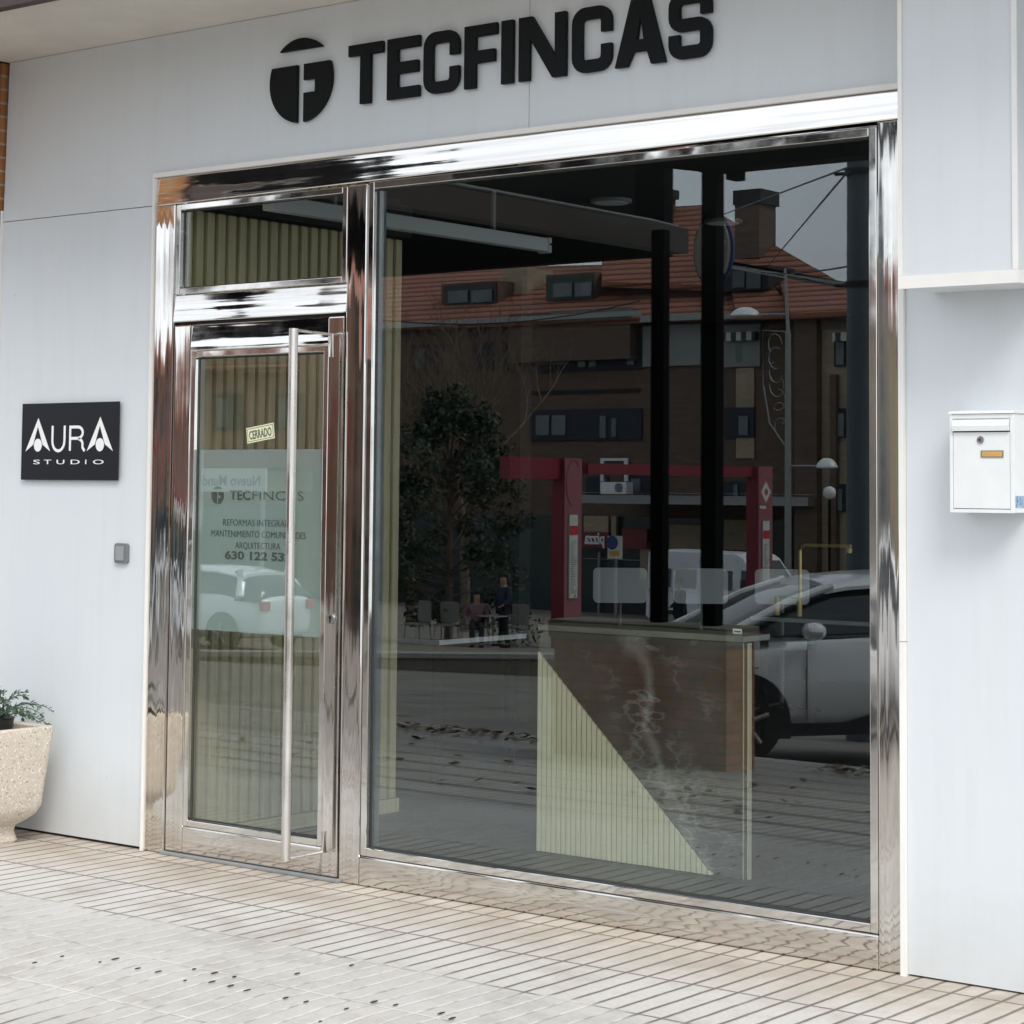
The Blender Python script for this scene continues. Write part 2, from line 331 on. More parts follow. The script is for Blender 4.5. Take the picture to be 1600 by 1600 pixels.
M['conc'] = mat('weathered_concrete', (.19,.17,.14), .85, var=.3, scale=2)
# brick
def brick(name, ca, cb, mortar, sc=1.0, axis='x'):
    m_ = mat(name, ca, .8); nt, b = nodes(m_); g = N(nt, 'ShaderNodeNewGeometry'); s = N(nt, 'ShaderNodeSeparateXYZ'); nt.links.new(g.outputs['Position'], s.inputs[0])
    cb_ = N(nt, 'ShaderNodeCombineXYZ'); nt.links.new(math_(nt, 'ADD', s.outputs['X'], s.outputs['Y']), cb_.inputs[0]); nt.links.new(s.outputs['Z'], cb_.inputs[1])
    t = N(nt, 'ShaderNodeTexBrick'); t.inputs['Scale'].default_value = 1/sc; t.inputs['Brick Width'].default_value = .20; t.inputs['Row Height'].default_value = .0635
    t.inputs['Mortar Size'].default_value = .006; t.inputs['Mortar Smooth'].default_value = .2; t.inputs['Color1'].default_value = (*ca, 1); t.inputs['Color2'].default_value = (*cb, 1); t.inputs['Mortar'].default_value = (*mortar, 1)
    nt.links.new(cb_.outputs[0], t.inputs['Vector']); v = ramp(nt, noise(nt, g.outputs['Position'], 7, 5), .25, .75, (.72,.72,.72,1), (1,1,1,1))
    nt.links.new(mixc(nt, 1.0, t.outputs['Color'], v, 'MULTIPLY'), b.inputs['Base Color'])
    bu = N(nt, 'ShaderNodeBump'); bu.inputs['Strength'].default_value = .5; bu.inputs['Distance'].default_value = .006; bu.invert = True
    nt.links.new(t.outputs['Fac'], bu.inputs['Height']); nt.links.new(bu.outputs[0], b.inputs['Normal']); return m_
M['brick'] = brick('orange_brick', (.42,.20,.085), (.34,.15,.06), (.20,.16,.115))
M['brick2'] = brick('warm_orange_brick', (.50,.22,.085), (.42,.17,.06), (.50,.42,.32))
M['brickb'] = mat('brown_brick_facade', (.13,.088,.065), .85, var=.3, scale=1.2, stretch=(1,1,6), bump=.2, bscale=12)
M['brickl'] = mat('buff_brick_facade', (.38,.31,.21), .85, var=.25, scale=1.2, stretch=(1,1,6))
M['stucco'] = mat('grey_stucco', (.27,.28,.27), .85, var=.1, scale=1)
M['terra'] = mat('red_brick_facade', (.30,.165,.115), .85, var=.25, scale=1.2, stretch=(1,1,6))
M['cream'] = mat('cream_fascia', (.55,.42,.28), .7, var=.1)
M['darkwin'] = mat('window_glass_dark', (.03,.045,.05), .08, 0, spec=.7)
M['winlit'] = mat('window_pane_curtained', (.13,.16,.165), .3, var=.3, scale=1.5)
M['recess'] = mat('dark_blue_loggia_paint', (.018,.022,.035), .7)
M['alu'] = mat('grey_aluminium', (.30,.31,.31), .5, .3)
def roofmat():
    m_ = mat('red_clay_roof_tiles', (.3,.1,.06), .8); nt, b = nodes(m_); g = N(nt, 'ShaderNodeNewGeometry'); s = N(nt, 'ShaderNodeSeparateXYZ'); nt.links.new(g.outputs['Position'], s.inputs[0])
    u = math_(nt, 'FRACT', math_(nt, 'DIVIDE', math_(nt, 'ADD', s.outputs['Z'], math_(nt, 'MULTIPLY', noise(nt, g.outputs['Position'], 1.5, 2), .05)), .30))
    v = math_(nt, 'FRACT', math_(nt, 'DIVIDE', math_(nt, 'ADD', s.outputs['X'], 200), .24))
    vv = math_(nt, 'ABSOLUTE', math_(nt, 'SUBTRACT', v, .5))
    col = mixc(nt, ramp(nt, noise(nt, mapped(nt, g.outputs['Position'], (4,4,4)), 1.2, 5, .7), .3, .7), (.25,.085,.05), (.42,.16,.09))
    col = mixc(nt, ramp(nt, u, .12, .5, (1,1,1,1), (0,0,0,1)), col, (.06,.022,.015)); col = mixc(nt, math_(nt, 'MULTIPLY', ramp(nt, vv, .36, .5), .5), col, (.1,.04,.03))
    nt.links.new(col, b.inputs['Base Color'])
    bu = N(nt, 'ShaderNodeBump'); bu.inputs['Strength'].default_value = .6; bu.inputs['Distance'].default_value = .08
    nt.links.new(math_(nt, 'SUBTRACT', u, vv), bu.inputs['Height']); nt.links.new(bu.outputs[0], b.inputs['Normal']); return m_
M['roof'] = roofmat()
M['redsteel'] = mat('crimson_painted_steel', (.20,.02,.035), .45, var=.1)
M['pink'] = mat('dusty_rose_panel', (.30,.10,.125), .5, var=.06)
M['carpaint'] = mat('silver_white_car_paint', (.78,.80,.82), .28, .15, coat=.8)
M['vanpaint'] = mat('white_van_paint', (.68,.71,.76), .4, coat=.3)
M['tyre'] = mat('tyre_rubber', (.02,.02,.02), .8)
M['plastic'] = mat('black_plastic', (.02,.02,.022), .6)
M['bark'] = mat('grey_bark', (.16,.12,.09), .9, var=.35, scale=9)
M['ever'] = mat('dark_evergreen_leaf', (.035,.052,.028), .6, var=.5, scale=3)
M['terrazzo'] = mat('exposed_aggregate_concrete', (.62,.55,.46), .75); nt, b = nodes(M['terrazzo']); tcn = N(nt, 'ShaderNodeTexCoord')
vo = N(nt, 'ShaderNodeTexVoronoi'); vo.inputs['Scale'].default_value = 150; nt.links.new(tcn.outputs['Object'], vo.inputs['Vector'])
hs = N(nt, 'ShaderNodeSeparateColor'); nt.links.new(vo.outputs['Color'], hs.inputs[0])
cc = mixc(nt, ramp(nt, hs.outputs[0], .0, 1), (.54,.47,.39), (.64,.58,.495)); cc = mixc(nt, ramp(nt, hs.outputs[1], .93, .96), cc, (.36,.28,.22)); cc = mixc(nt, ramp(nt, hs.outputs[2], .90, .95), cc, (.76,.72,.65))
cc = mixc(nt, math_(nt, 'MULTIPLY', ramp(nt, noise(nt, tcn.outputs['Object'], 5, 5), .35, .7), .35), cc, (.62,.56,.49))
nt.links.new(cc, b.inputs['Base Color']); bu = N(nt, 'ShaderNodeBump'); bu.inputs['Strength'].default_value = .5; bu.inputs['Distance'].default_value = .003
nt.links.new(vo.outputs['Distance'], bu.inputs['Height']); nt.links.new(bu.outputs[0], b.inputs['Normal'])
M['leaf'] = mat('blue_green_succulent', (.075,.13,.085), .55, var=.4, scale=25)
M['pot'] = mat('black_nursery_pot', (.02,.02,.02), .5)
M['skin'] = mat('skin', (.30,.18,.13), .6); M['hair'] = mat('dark_hair', (.02,.015,.012), .7)
M['cloth_navy'] = mat('navy_cloth', (.02,.03,.06), .9); M['cloth_black'] = mat('black_cloth', (.012,.012,.015), .9); M['cloth_rose'] = mat('dusty_pink_cloth', (.17,.10,.11), .9)
M['wicker'] = mat('pale_woven_chair', (.24,.23,.215), .6, var=.4, scale=30)
M['deadleaf'] = mat('dry_brown_leaf', (.13,.09,.05), .8, var=.4, scale=30)
M['globe'] = mat('white_opal_globe', (.75,.76,.76), .25)
M['panelw'] = mat('white_sign_face', (.60,.60,.58), .5)
M['bluesign'] = mat('blue_sign_face', (.03,.05,.20), .5); M['redsign'] = mat('red_sign_face', (.5,.04,.05), .5); M['awn'] = mat('striped_awning_cloth', (.5,.5,.5), .8)
nt, b = nodes(M['awn']); g = N(nt, 'ShaderNodeNewGeometry'); s = N(nt, 'ShaderNodeSeparateXYZ'); nt.links.new(g.outputs['Position'], s.inputs[0])
nt.links.new(ramp(nt, math_(nt, 'FRACT', math_(nt, 'DIVIDE', math_(nt, 'ADD', s.outputs['X'], 300), .5)), .49, .51, (.55,.55,.52,1), (.05,.06,.08,1)), b.inputs['Base Color'])

# ------------------------------------------------------------------ 2D lettering
def curve_mesh(name, loops, z0, depth, m_, parent, xf):
    """filled outlines (holes allowed) -> mesh; xf maps (u, v, d) to the world"""
    cu = bpy.data.curves.new('tmp', 'CURVE'); cu.dimensions = '2D'; cu.fill_mode = 'BOTH'; cu.extrude = depth/2
    for lp in loops:
        sp = cu.splines.new('POLY'); sp.points.add(len(lp)-1); sp.use_cyclic_u = True
        for i, (u, v) in enumerate(lp): sp.points[i].co = (u, v, 0, 1)
    return _conv(name, cu, z0, depth, m_, parent, xf)
def _conv(name, cu, z0, depth, m_, parent, xf):
    o = bpy.data.objects.new('tmp', cu); C.objects.link(o); bpy.context.view_layer.update()
    me = bpy.data.meshes.new_from_object(o.evaluated_get(bpy.context.evaluated_depsgraph_get()))
    bpy.data.objects.remove(o); me.name = name; me.materials.clear(); me.materials.append(m_)
    bm = bmesh.new(); bm.from_mesh(me); bmesh.ops.remove_doubles(bm, verts=bm.verts, dist=1e-6)
    for v in bm.verts: v.co = xf(v.co.x, v.co.y, v.co.z + z0)
    bmesh.ops.recalc_face_normals(bm, faces=bm.faces); bm.to_mesh(me); bm.free()
    q = bpy.data.objects.new(name, me); C.objects.link(q)
    if parent: q.parent = parent
    return q
def text(name, s, x0, x1, zb, h, y, m_, parent=None, bold=0, depth=.001, flip=False, ref='HX'):
    """writes s between x0 and x1 on baseline zb with cap height h, facing -y (facing +y when flip)"""
    cu = bpy.data.curves.new('tmp', 'FONT'); cu.body = s; cu.size = 1; cu.extrude = depth/2; cu.offset = bold; cu.resolution_u = 3
    o = bpy.data.objects.new('tmp', cu); C.objects.link(o); bpy.context.view_layer.update()
    me = bpy.data.meshes.new_from_object(o.evaluated_get(bpy.context.evaluated_depsgraph_get())); bpy.data.objects.remove(o)
    xs = [v.co.x for v in me.vertices]; a, b_ = min(xs), max(xs); cap = .729
    me.name = name; me.materials.clear(); me.materials.append(m_)
    bm = bmesh.new(); bm.from_mesh(me)
    for v in bm.verts:
        u = (v.co.x - a)/(b_ - a); X = x0 + (x1-x0)*u
        if flip: X = x1 - (x1-x0)*u
        v.co = Vector((X, y + (v.co.z if flip else -v.co.z), zb + v.co.y/cap*h))
    bmesh.ops.recalc_face_normals(bm, faces=bm.faces); bm.to_mesh(me); bm.free()
    q = bpy.data.objects.new(name, me); C.objects.link(q)
    if parent: q.parent = parent
    return q
def rr(x0, y0, x1, y1, r, n=6, corners=(1,1,1,1)):   # rounded rectangle outline ccw, corners bl br tr tl
    out = []
    for (cx, cy, a0), c in zip((((x0+r), (y0+r), 180), ((x1-r), (y0+r), 270), ((x1-r), (y1-r), 0), ((x0+r), (y1-r), 90)), corners):
        if not c: out.append((x0 if cx < (x0+x1)/2 else x1, y0 if cy < (y0+y1)/2 else y1)); continue
        for k in range(n+1):
            t = R_(a0 + 90*k/n); out.append((cx + r*math.cos(t), cy + r*math.sin(t)))
    return out
def stroke(path, wd):                              # constant-width outline of an open path
    L_, Rr = [], []
    P = []
    for p in path:
        if not P or (Vector(p)-P[-1]).length > 1e-4: P.append(Vector(p))
    for i, p in enumerate(P):
        if i == 0: d = (P[1]-P[0]).normalized(); k = 1
        elif i == len(P)-1: d = (P[-1]-P[-2]).normalized(); k = 1
        else:
            d1 = (P[i]-P[i-1]).normalized(); d2 = (P[i+1]-P[i]).normalized(); d = (d1+d2).normalized(); k = 1/max(.5, d.dot(d1))
        n_ = Vector((-d.y, d.x)) * wd/2*k
        L_.append(tuple(p+n_)); Rr.append(tuple(p-n_))
    return L_ + Rr[::-1]
def arc(cx, cy, rx, ry, a0, a1, n=7): return [(cx + rx*math.cos(R_(a0+(a1-a0)*k/n)), cy + ry*math.sin(R_(a0+(a1-a0)*k/n))) for k in range(n+1)]

def D(x, y): return x - y*(CAM.x - x)/(-CAM.y)       # column seen at x on the facade plane, carried to depth y
# ------------------------------------------------------------------ SETTING: ground
def sheet(name, ys, x0, x1, m_, lift=0):
    mb = MB(); bm = mb.bm; rows = []
    for y in ys: rows.append([bm.verts.new((x, y, gz(y)+lift)) for x in (x0, x1)])
    for a, b in zip(rows, rows[1:]): bm.faces.new((a[0], a[1], b[1], b[0]))
    return tag(mb.build(name, m_), kind='structure')
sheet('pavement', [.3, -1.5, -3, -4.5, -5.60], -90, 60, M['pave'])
kb = MB()
for i in range(75): kb.box(-60+i*1.0+.003, -60+(i+1)*1.0-.003, -5.60, -5.78, -.6, gz(5.6)+.004, .012)
tag(kb.build('kerb', M['kerb']), kind='structure')
sheet('road', [-5.78, -9.8, -21], -120, 80, M['road'])
sheet('plaza', [-21, -32, -45, -53, -70, -120, -420], -400, 300, M['conc'])

# ------------------------------------------------------------------ our building
bd = thing('shop_building', 'orange brick building holding the shopfront, with white cladding and cream soffit', 'building', (-1.5, 4, 0))
def part(name, m_, f, parent=bd, smooth=False):
    mb = MB(); f(mb); return mb.build(name, m_, parent, smooth)
part('soffit', M['soffit'], lambda b: b.box(-4.60, 14, -.745, .3, 3.49, 3.62))
part('fascia', M['brown'], lambda b: b.box(-16, 14, -.80, -.747, 3.475, 3.66))
part('upper_wall', M['brick'], lambda b: b.box(-16, 14, -.79, 3.4, 3.70, 10.5))  # depth cut back so sky light reaches the room's added open side
part('back_wall', M['int'], lambda b: (b.box(-16, -3.60, .05, .30, 0, 3.488), b.box(.0, 14, .05, .30, 0, 3.488), b.box(-3.60, 0, .05, .30, 2.87, 3.488)))
def clad(pts, name='cladding_panel'):
    mb = MB(); mb.prism([(x, .004, z) for x, z in pts], (0, .03, 0)); bmesh.ops.recalc_face_normals(mb.bm, faces=mb.bm.faces); return mb.build(name, M['clad'], bd)
clad([(-4.603,.012),(-3.588,.012),(-3.588,2.7455),(-4.612,2.7455)])
clad([(-4.61,2.749),(-3.588,2.749),(-3.588,2.887),(-1.5445,2.887),(-1.5445,3.488),(-4.59,3.488)])
clad([(-1.5415,2.887),(-.002,2.887),(-.002,3.488),(-1.5415,3.488)])
clad([(.0205,.006),(2.6,.006),(2.6,3.488),(.0205,3.488)])
part('base_gap', M['gap'], lambda b: b.box(-4.6, -3.6, .02, .04, 0, .012)); part('base_gap', M['gap'], lambda b: b.box(.02, 2.6, .02, .04, 0, .006))
part('edge_trim', M['trim'], lambda b: (b.box(-3.587, -3.5775, -.010, .05, 0, 2.866), b.box(-3.587, -.001, -.010, .05, 2.867, 2.886), b.box(.001, .0195, -.012, .05, 0, 1.06), b.box(.001, .0195, -.012, .05, 1.062, 3.489), b.box(-4.622, -4.612, -.004, .05, 0, 2.80)))
# brick lintel to the left, running out over the street as the side beam of the porch
part('brick_lintel', M['brick2'], lambda b: b.box(-7.6, -4.624, -.012, .05, 2.80, 3.488))
part('dark_void', M['gap'], lambda b: b.box(-7.6, -4.64, .03, .06, 0, 2.80))
# projecting box on the right
bx0, bx1, byf, bz = .12, on_y(1592, 440, -.23).x, -.23, 2.185
part('shutter_housing', M['clad'], lambda b: b.box(bx0+.004, bx1-.004, byf, .003, bz, 3.489))
part('housing_trim', M['trim'], lambda b: (b.box(bx0, bx1, byf-.006, byf-.001, bz-.004, bz+.036), b.box(bx0, bx0+.014, byf-.006, byf-.001, bz+.0365, 3.489),
     b.box(bx1-.018, bx1, byf-.006, byf-.001, bz+.0365, 3.489), b.box(bx1+.0005, bx1+.004, byf-.006, .003, bz-.004, bz+.036)))
loc_parent(bd)

# ------------------------------------------------------------------ room behind the glass
def room(name, m_, f): mb = MB(); f(mb); return tag(mb.build(name, m_), kind='structure')
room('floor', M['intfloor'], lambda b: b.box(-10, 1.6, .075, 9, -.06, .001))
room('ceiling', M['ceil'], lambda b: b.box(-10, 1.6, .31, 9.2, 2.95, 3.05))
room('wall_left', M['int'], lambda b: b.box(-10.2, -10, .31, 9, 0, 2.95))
room('wall_right', M['dark'], lambda b: b.box(1.6, 1.8, .31, 2.6, 0, 2.95))  # stops short: open side added out of view to let daylight onto the chairs
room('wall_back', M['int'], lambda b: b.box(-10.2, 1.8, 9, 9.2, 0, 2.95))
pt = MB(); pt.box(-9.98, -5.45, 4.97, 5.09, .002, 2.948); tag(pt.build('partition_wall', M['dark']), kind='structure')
sw = thing('slatted_partition', 'olive oak slatted partition running back into the room beside the door', 'slatted wall', (-3.55, .8, 0))
b = MB(); b.box(-3.60, -3.516, .31, 1.53, .002, 2.94); b.box(-3.56, -3.516, .08, .309, .002, 2.76); b.build('backing_board', M['slatb'], sw)
b = MB()
for i in range(22): y = .09 + i*.0655; b.box(-3.515, -3.482, y, y+.044, .07, 2.735, .004)
b.build('slats', M['slat'], sw)
b = MB(); b.box(-3.515, -3.478, .08, 1.53, .002, .066); b.build('skirting', M['slat'], sw)
b = MB(); b.box(-3.515, -3.44, .08, 1.53, 2.745, 2.90); b.build('cornice', M['int'], sw)
loc_parent(sw)
rl = thing('ceiling_rail', 'long white rail casing hanging below the dark ceiling', 'rail', (-3, 1, 2.7))
b = MB(); b.box(-3.03, -2.97, .10, 2.0, 2.695, 2.760, .004); b.build('casing', M['lampw'], rl)
b = MB(); b.box(-3.034, -2.966, 2.001, 2.03, 2.688, 2.765, .006); b.build('end_cap', M['lampw'], rl)
b = MB(); b.lathe([(.006, 0), (.006, .006)], (-2.966, 2.015, 2.73), 10, 'x'); b.build('screw', M['gap'], rl)
b = MB(); b.box(-3.008, -2.992, .5, .52, 2.761, 2.949); b.build('hanger', M['grey'], rl); b = MB(); b.box(-3.008, -2.992, 1.6, 1.62, 2.761, 2.949); b.build('hanger', M['grey'], rl)
loc_parent(rl)
for i, (px, py, lb) in enumerate(((955, 313, 'round ceiling downlight nearest the window, left of the two'), (1130, 345, 'round ceiling downlight deeper in the room, right of the two'))):
    p = on_z(px, py, 2.945); t = thing('ceiling_downlight', lb, 'downlight', p, 0, 'round downlights in the shop ceiling')
    b = MB(); b.lathe([(.10, -.012), (.10, .004)], (0,0,0), 32); b.build('ring', M['grey'], t)
    b = MB(); b.lathe([(.082, -.016), (.082, -.0125)], (0,0,0), 32); b.build('diffuser', M['lampw'], t)
# reception desk
dk = thing('reception_desk', 'dark veined marble reception desk with a triangular pale batten panel', 'desk', (-1.78, 1.4, 0))
X0, X1, YF = -2.30, -1.275, 1.08
b = MB(); b.box(X0, X1, YF, YF+.04, .003, .935, .003); b.build('front_panel', M['marble'], dk)
b = MB(); b.box(X0+.01, -1.80, YF+.041, 1.60, .003, .935); b.build('body', M['dark'], dk)
b = MB(); b.box(X0-.004, X1+.004, YF-.006, YF+.20, .936, .962, .003); b.build('counter_top', mat('grey_stone_counter', (.20,.19,.17), .3, var=.3, scale=5), dk)
b = MB(); b.box(X1+.001, X1+.0035, YF-.001, YF+.03, .004, .934); b.build('corner_trim', M['pale'], dk); b = MB(); b.box(X1+.004, X1+.019, YF+.004, YF+.03, .004, .934); b.build('end_panel', M['marble'], dk); b = MB(); b.box(X1+.0195, X1+.0225, YF+.003, YF+.03, .004, .934); b.build('corner_trim', M['pale'], dk)
b = MB(); w_ = .0262; n_ = int((-1.408 - X0)/w_)
for i in range(n_+1):
    xa = X0 + .003 + i*w_; xb = min(xa + w_ - .005, -1.409); top = lambda x: max(.012, .848*(1 - (x - X0)/(-1.408 - X0)))
    if xb - xa < .004: continue
    b.prism([(xa, YF-.012, .006), (xb, YF-.012, .006), (xb, YF-.012, top(xb)), (xa, YF-.012, top(xa))], (0, .011, 0))
b.build('batten_panel', M['pale'], dk)
b = MB(); b.prism([(X0+.001, YF-.003, .004), (-1.41, YF-.003, .004), (X0+.001, YF-.003, .845)], (0, .0025, 0)); b.build('panel_backing', M['slatb'], dk)
loc_parent(dk)
p = on_y(1149, 994, 1.10)
t = thing('card_holder', 'small white name card standing on the marble reception desk', 'card', (p.x, 1.12, .963))
b = MB(); b.box(-.021, .021, -.006, -.004, .003, .024); b.build('card', M['white'], t)
b = MB(); b.box(-.021, .021, -.004, .02, 0, .0028); b.build('foot', M['grey'], t)
b = MB(); b.box(-.016, .016, -.0066, -.0061, .011, .016); b.build('printed_line', M['ink'], t)
t = thing('reflected_band', 'added pale bar standing in for a reflected light band on the shop floor', 'strip', (-1.9, .55, 0))  # bar added in place of a light band reflected in the glass
b = MB(); b.box(-1.4, .7, -.012, .012, .0015, .007, .002); b.build('bar', M['alu'], t)
# tables
def table(x0, x1, y0, y1, label, mt):
    t = thing('office_table', label, 'table', ((x0+x1)/2, (y0+y1)/2, 0)); cx, cy = (x0+x1)/2, (y0+y1)/2
    b = MB(); b.box(x0-cx, x1-cx, y0-cy, y1-cy, .752, .756); b.build('top', mt, t)
    b = MB(); b.box(x0-cx-.003, x1-cx+.003, y0-cy-.003, y1-cy+.003, .727, .7515); b.build('edge_band', M['white'], t)
    for i, j in ((1,1),(1,-1),(-1,1),(-1,-1)):
        b = MB(); a = (x1-x0)/2-.06; c = (y1-y0)/2-.06; b.box(i*a-.02, i*a+.02, j*c-.02, j*c+.02, .002, .726); b.build('leg', M['black'], t)
table(-5.9, -3.88, 2.29, 3.02, 'dark office table with a white edge left of the reception desk', M['dark'])
table(-3.86, -2.75, 5.30, 6.0, 'dark table at the back carrying the brass lamp', M['dark'])
def chair(px, py, rz, label):
    rz += R_(30)
    v = Vector((px-CX, py-CY, F))/222; p = CAM + Vector((AX.dot(v), AY.dot(v), AZ.dot(v)))
    t = thing('office_chair', label, 'chair', (p.x, p.y, 0), rz, 'white chairs behind the reception desk')
    b = MB(); pts = rr(-.19, .74, .19, .985, .035)
    b.prism([(x, 0, z) for x, z in pts], (0, .035, 0)); b.build('backrest', M['chairw'], t, True)
    b = MB(); b.box(-.19, .19, -.42, .02, .45, .51, .02); b.build('seat', M['chairw'], t, True)
    b = MB(); b.tube([(0, .02, .52), (0, .04, .75)], .014); b.build('back_post', M['grey'], t)
    b = MB(); b.tube([(0, -.2, .45), (0, -.2, .04)], .02); b.build('column', M['grey'], t)
    b = MB(); [b.tube([(0, -.2, .07), (.27*math.cos(a), -.2+.27*math.sin(a), .03)], .015, 6) for a in [2*math.pi*k/5 for k in range(5)]]; b.build('foot', M['silver'], t)
    return t
chair(969, 917, R_(8), 'white leather chair nearest the middle, left of the three'); chair(1095, 912, R_(4), 'white leather chair, middle one of the three'); chair(1222, 913, R_(0), 'white leather chair behind the brass lamp, right of the three')
# brass lamp
v = Vector((1250-CX, 940-CY, F))/250; p = CAM + Vector((AX.dot(v), AY.dot(v), AZ.dot(v)))
t = thing('brass_lamp', 'thin brass desk lamp with a bent arm on the back table', 'lamp', (p.x, p.y, .7565)); k = 1/250
b = MB(); b.tube([(0, 0, .12), (0, 0, .41), (.012, 0, .435), (.04, .0, .445), (.36, 0, .445)], .011, 8); b.build('arm', M['brass'], t, True)
b = MB(); b.tube([(-.005, 0, 0), (-.005, 0, .105)], .017, 10); b.build('post', M['brass'], t, True)
b = MB(); b.tube([(-.165, 0, 0), (-.165, 0, .12)], .017, 10); b.build('post', M['brass'], t, True)
b = MB(); b.tube([(-.165, 0, .115), (0, 0, .112)], .006, 6); b.build('cross_bar', M['brass'], t, True)
b = MB(); b.lathe([(.018, -.035), (.022, -.008), (.01, 0)], (.345, 0, .437), 14); b.build('lamp_head', M['brass'], t, True)
# round black mirror
p = on_y(690, 772, 4.96)
t = thing('round_mirror', 'large round black mirror with a thin ring frame on the partition wall', 'mirror', (p.x, 4.965, p.z)); rm = .63
b = MB(); b.tube([(rm*math.cos(a), -.015, rm*math.sin(a)) for a in [2*math.pi*k/64 for k in range(65)]], .014, 8, cap=False); b.build('ring_frame', M['black'], t, True)
b = MB(); b.lathe([(rm-.01, -.012), (rm-.01, -.004)], (0,0,0), 64, 'y'); b.build('mirror_face', M['plaque'], t)

# ------------------------------------------------------------------ shopfront
sf = thing('glazed_shopfront', 'polished steel shopfront with a large window and a glass door', 'shopfront', (-1.79, 0, 0))
def sp(name, m_, f, parent=sf, smooth=False): mb = MB(); f(mb); return mb.build(name, m_, parent, smooth)
bv = .006
sp('jamb', ST_V, lambda b: b.box(-3.5765, -3.4525, 0, .075, .002, 2.744, bv))
sp('jamb', ST_V, lambda b: b.box(-.084, -.0005, 0, .075, .002, 2.766, bv))
sp('mullion', ST_V, lambda b: b.box(-2.4545, -2.348, 0, .075, .002, 2.744, bv))
def lean(b, x0, x1, z0, z1, dy, yb=.075, zr=None):      # rail whose front face leans back a little towards the top
    n0 = len(b.bm.faces); zr = z0 if zr is None else zr
    P = [(x0, 0, z0), (x0, .003, z0), (x0, .003, z0)]
    vs0 = [b.bm.verts.new(p) for p in ((x0,.003,z0),(x0,0,z0+.004),(x0,dy,z1-.004),(x0,dy+.003,z1),(x0,yb,z1),(x0,yb,z0))]
    vs1 = [b.bm.verts.new(p) for p in ((x1,.003,zr),(x1,0,zr+.004),(x1,dy,z1-.004),(x1,dy+.003,z1),(x1,yb,z1),(x1,yb,zr))]
    b.bm.faces.new(vs0); b.bm.faces.new(vs1[::-1])
    for k in range(6): b.bm.faces.new((vs0[k], vs0[(k+1)%6], vs1[(k+1)%6], vs1[k]))
sp('header', ST_H, lambda b: lean(b, -3.5765, -.0005, 2.7435, 2.8655, .0078, zr=2.768))
sp('bottom_rail', ST_H, lambda b: b.box(-2.3475, -.0845, 0, .075, .002, .1135, bv))
sp('transom_rail', ST_H, lambda b: lean(b, -3.452, -2.455, 2.236, 2.352, .0095))
def beadbox(b, x0, x1, z0, z1, w, y0, y1, bev=.003):
    b.box(x0, x0+w, y0, y1, z0, z1, bev); b.box(x1-w, x1, y0, y1, z0, z1, bev)
    b.box(x0+w+.0002, x1-w-.0002, y0, y1, z1-w, z1, bev); b.box(x0+w+.0002, x1-w-.0002, y0, y1, z0, z0+w, bev)
tw = sp('transom_window', ST_N, lambda b: beadbox(b, -3.449, -2.4575, 2.3555, 2.7415, .026, .004, .028))
sp('pane', M['glass'], lambda b: b.box(-3.425, -2.481, GL, GL+.006, 2.377, 2.719), tw)
sp('gasket', M['gasket'], lambda b: beadbox(b, -3.4225, -2.484, 2.382, 2.715, .006, .0285, .0295, 0), tw)
dw = sp('display_window', ST_N, lambda b: beadbox(b, -2.3455, -.0865, .116, 2.750, .030, .005, .028))
sp('pane', M['glass'], lambda b: b.box(-2.317, -.114, GL, GL+.006, .142, 2.724), dw)
sp('filler_strip', ST_H, lambda b: b.prism([(-2.3455,.010,2.7505),(-.0865,.010,2.7505),(-.0865,.010,2.7665),(-2.3455,.010,2.744)], (0,.05,0)) if False else b.box(-1.6, -.0865, .012, .06, 2.7505, 2.7565), dw)
sp('gasket', M['gasket'], lambda b: beadbox(b, -2.315, -.1175, .1465, 2.7195, .006, .0285, .0295, 0), dw)
sp('inner_jamb', M['slate'], lambda b: (b.box(-2.33, -2.318, GL+.008, .082, .145, 2.72), b.box(-.112, -.10, GL+.008, .082, .145, 2.72), b.box(-2.33, -.1, GL+.008, .082, .10, .140), b.box(-2.33, -.1, GL+.008, .082, 2.728, 2.76)), dw)
dr = sp('door', ST_V, lambda b: (b.box(-3.444, -3.343, .0, .05, .016, 2.222, bv), b.box(-2.550, -2.463, .0, .05, .016, 2.222, bv)))
sp('glazing_bead', ST_N, lambda b: beadbox(b, -3.3425, -2.5505, .1265, 2.1095, .026, .005, .028), dr)
sp('door_rail', ST_H, lambda b: b.box(-3.3425, -2.5505, .0005, .05, .016, .1255, bv), dr)
sp('door_rail', ST_H, lambda b: lean(b, -3.3425, -2.5505, 2.1105, 2.222, .009, .05), dr)
sp('pane', M['glass'], lambda b: b.box(-3.3175, -2.5755, GL, GL+.006, .150, 2.086), dr)
sp('gasket', M['gasket'], lambda b: beadbox(b, -3.316, -2.577, .1535, 2.0825, .007, .0285, .0295, 0), dr)
hb = on_x(456, 700, -2.60); hx, hy = -2.60, hb.y
hp = sp('handle', ST_B, lambda b: b.tube([(hx, hy, .085), (hx, hy, 2.168)], .0185, 20), dr, True)
for za_, zb2, zc2, z0_, z1_ in ((2.160, 2.150, 2.06, 2.03, 2.09), (.095, .110, .19, .17, .23)):
    sp('handle_bracket', ST_B, lambda b: b.tube([(hx+.012, hy+.012, za_), (-2.532, -.007, zb2), (-2.532, -.007, zc2)], .006, 8), dr, True)

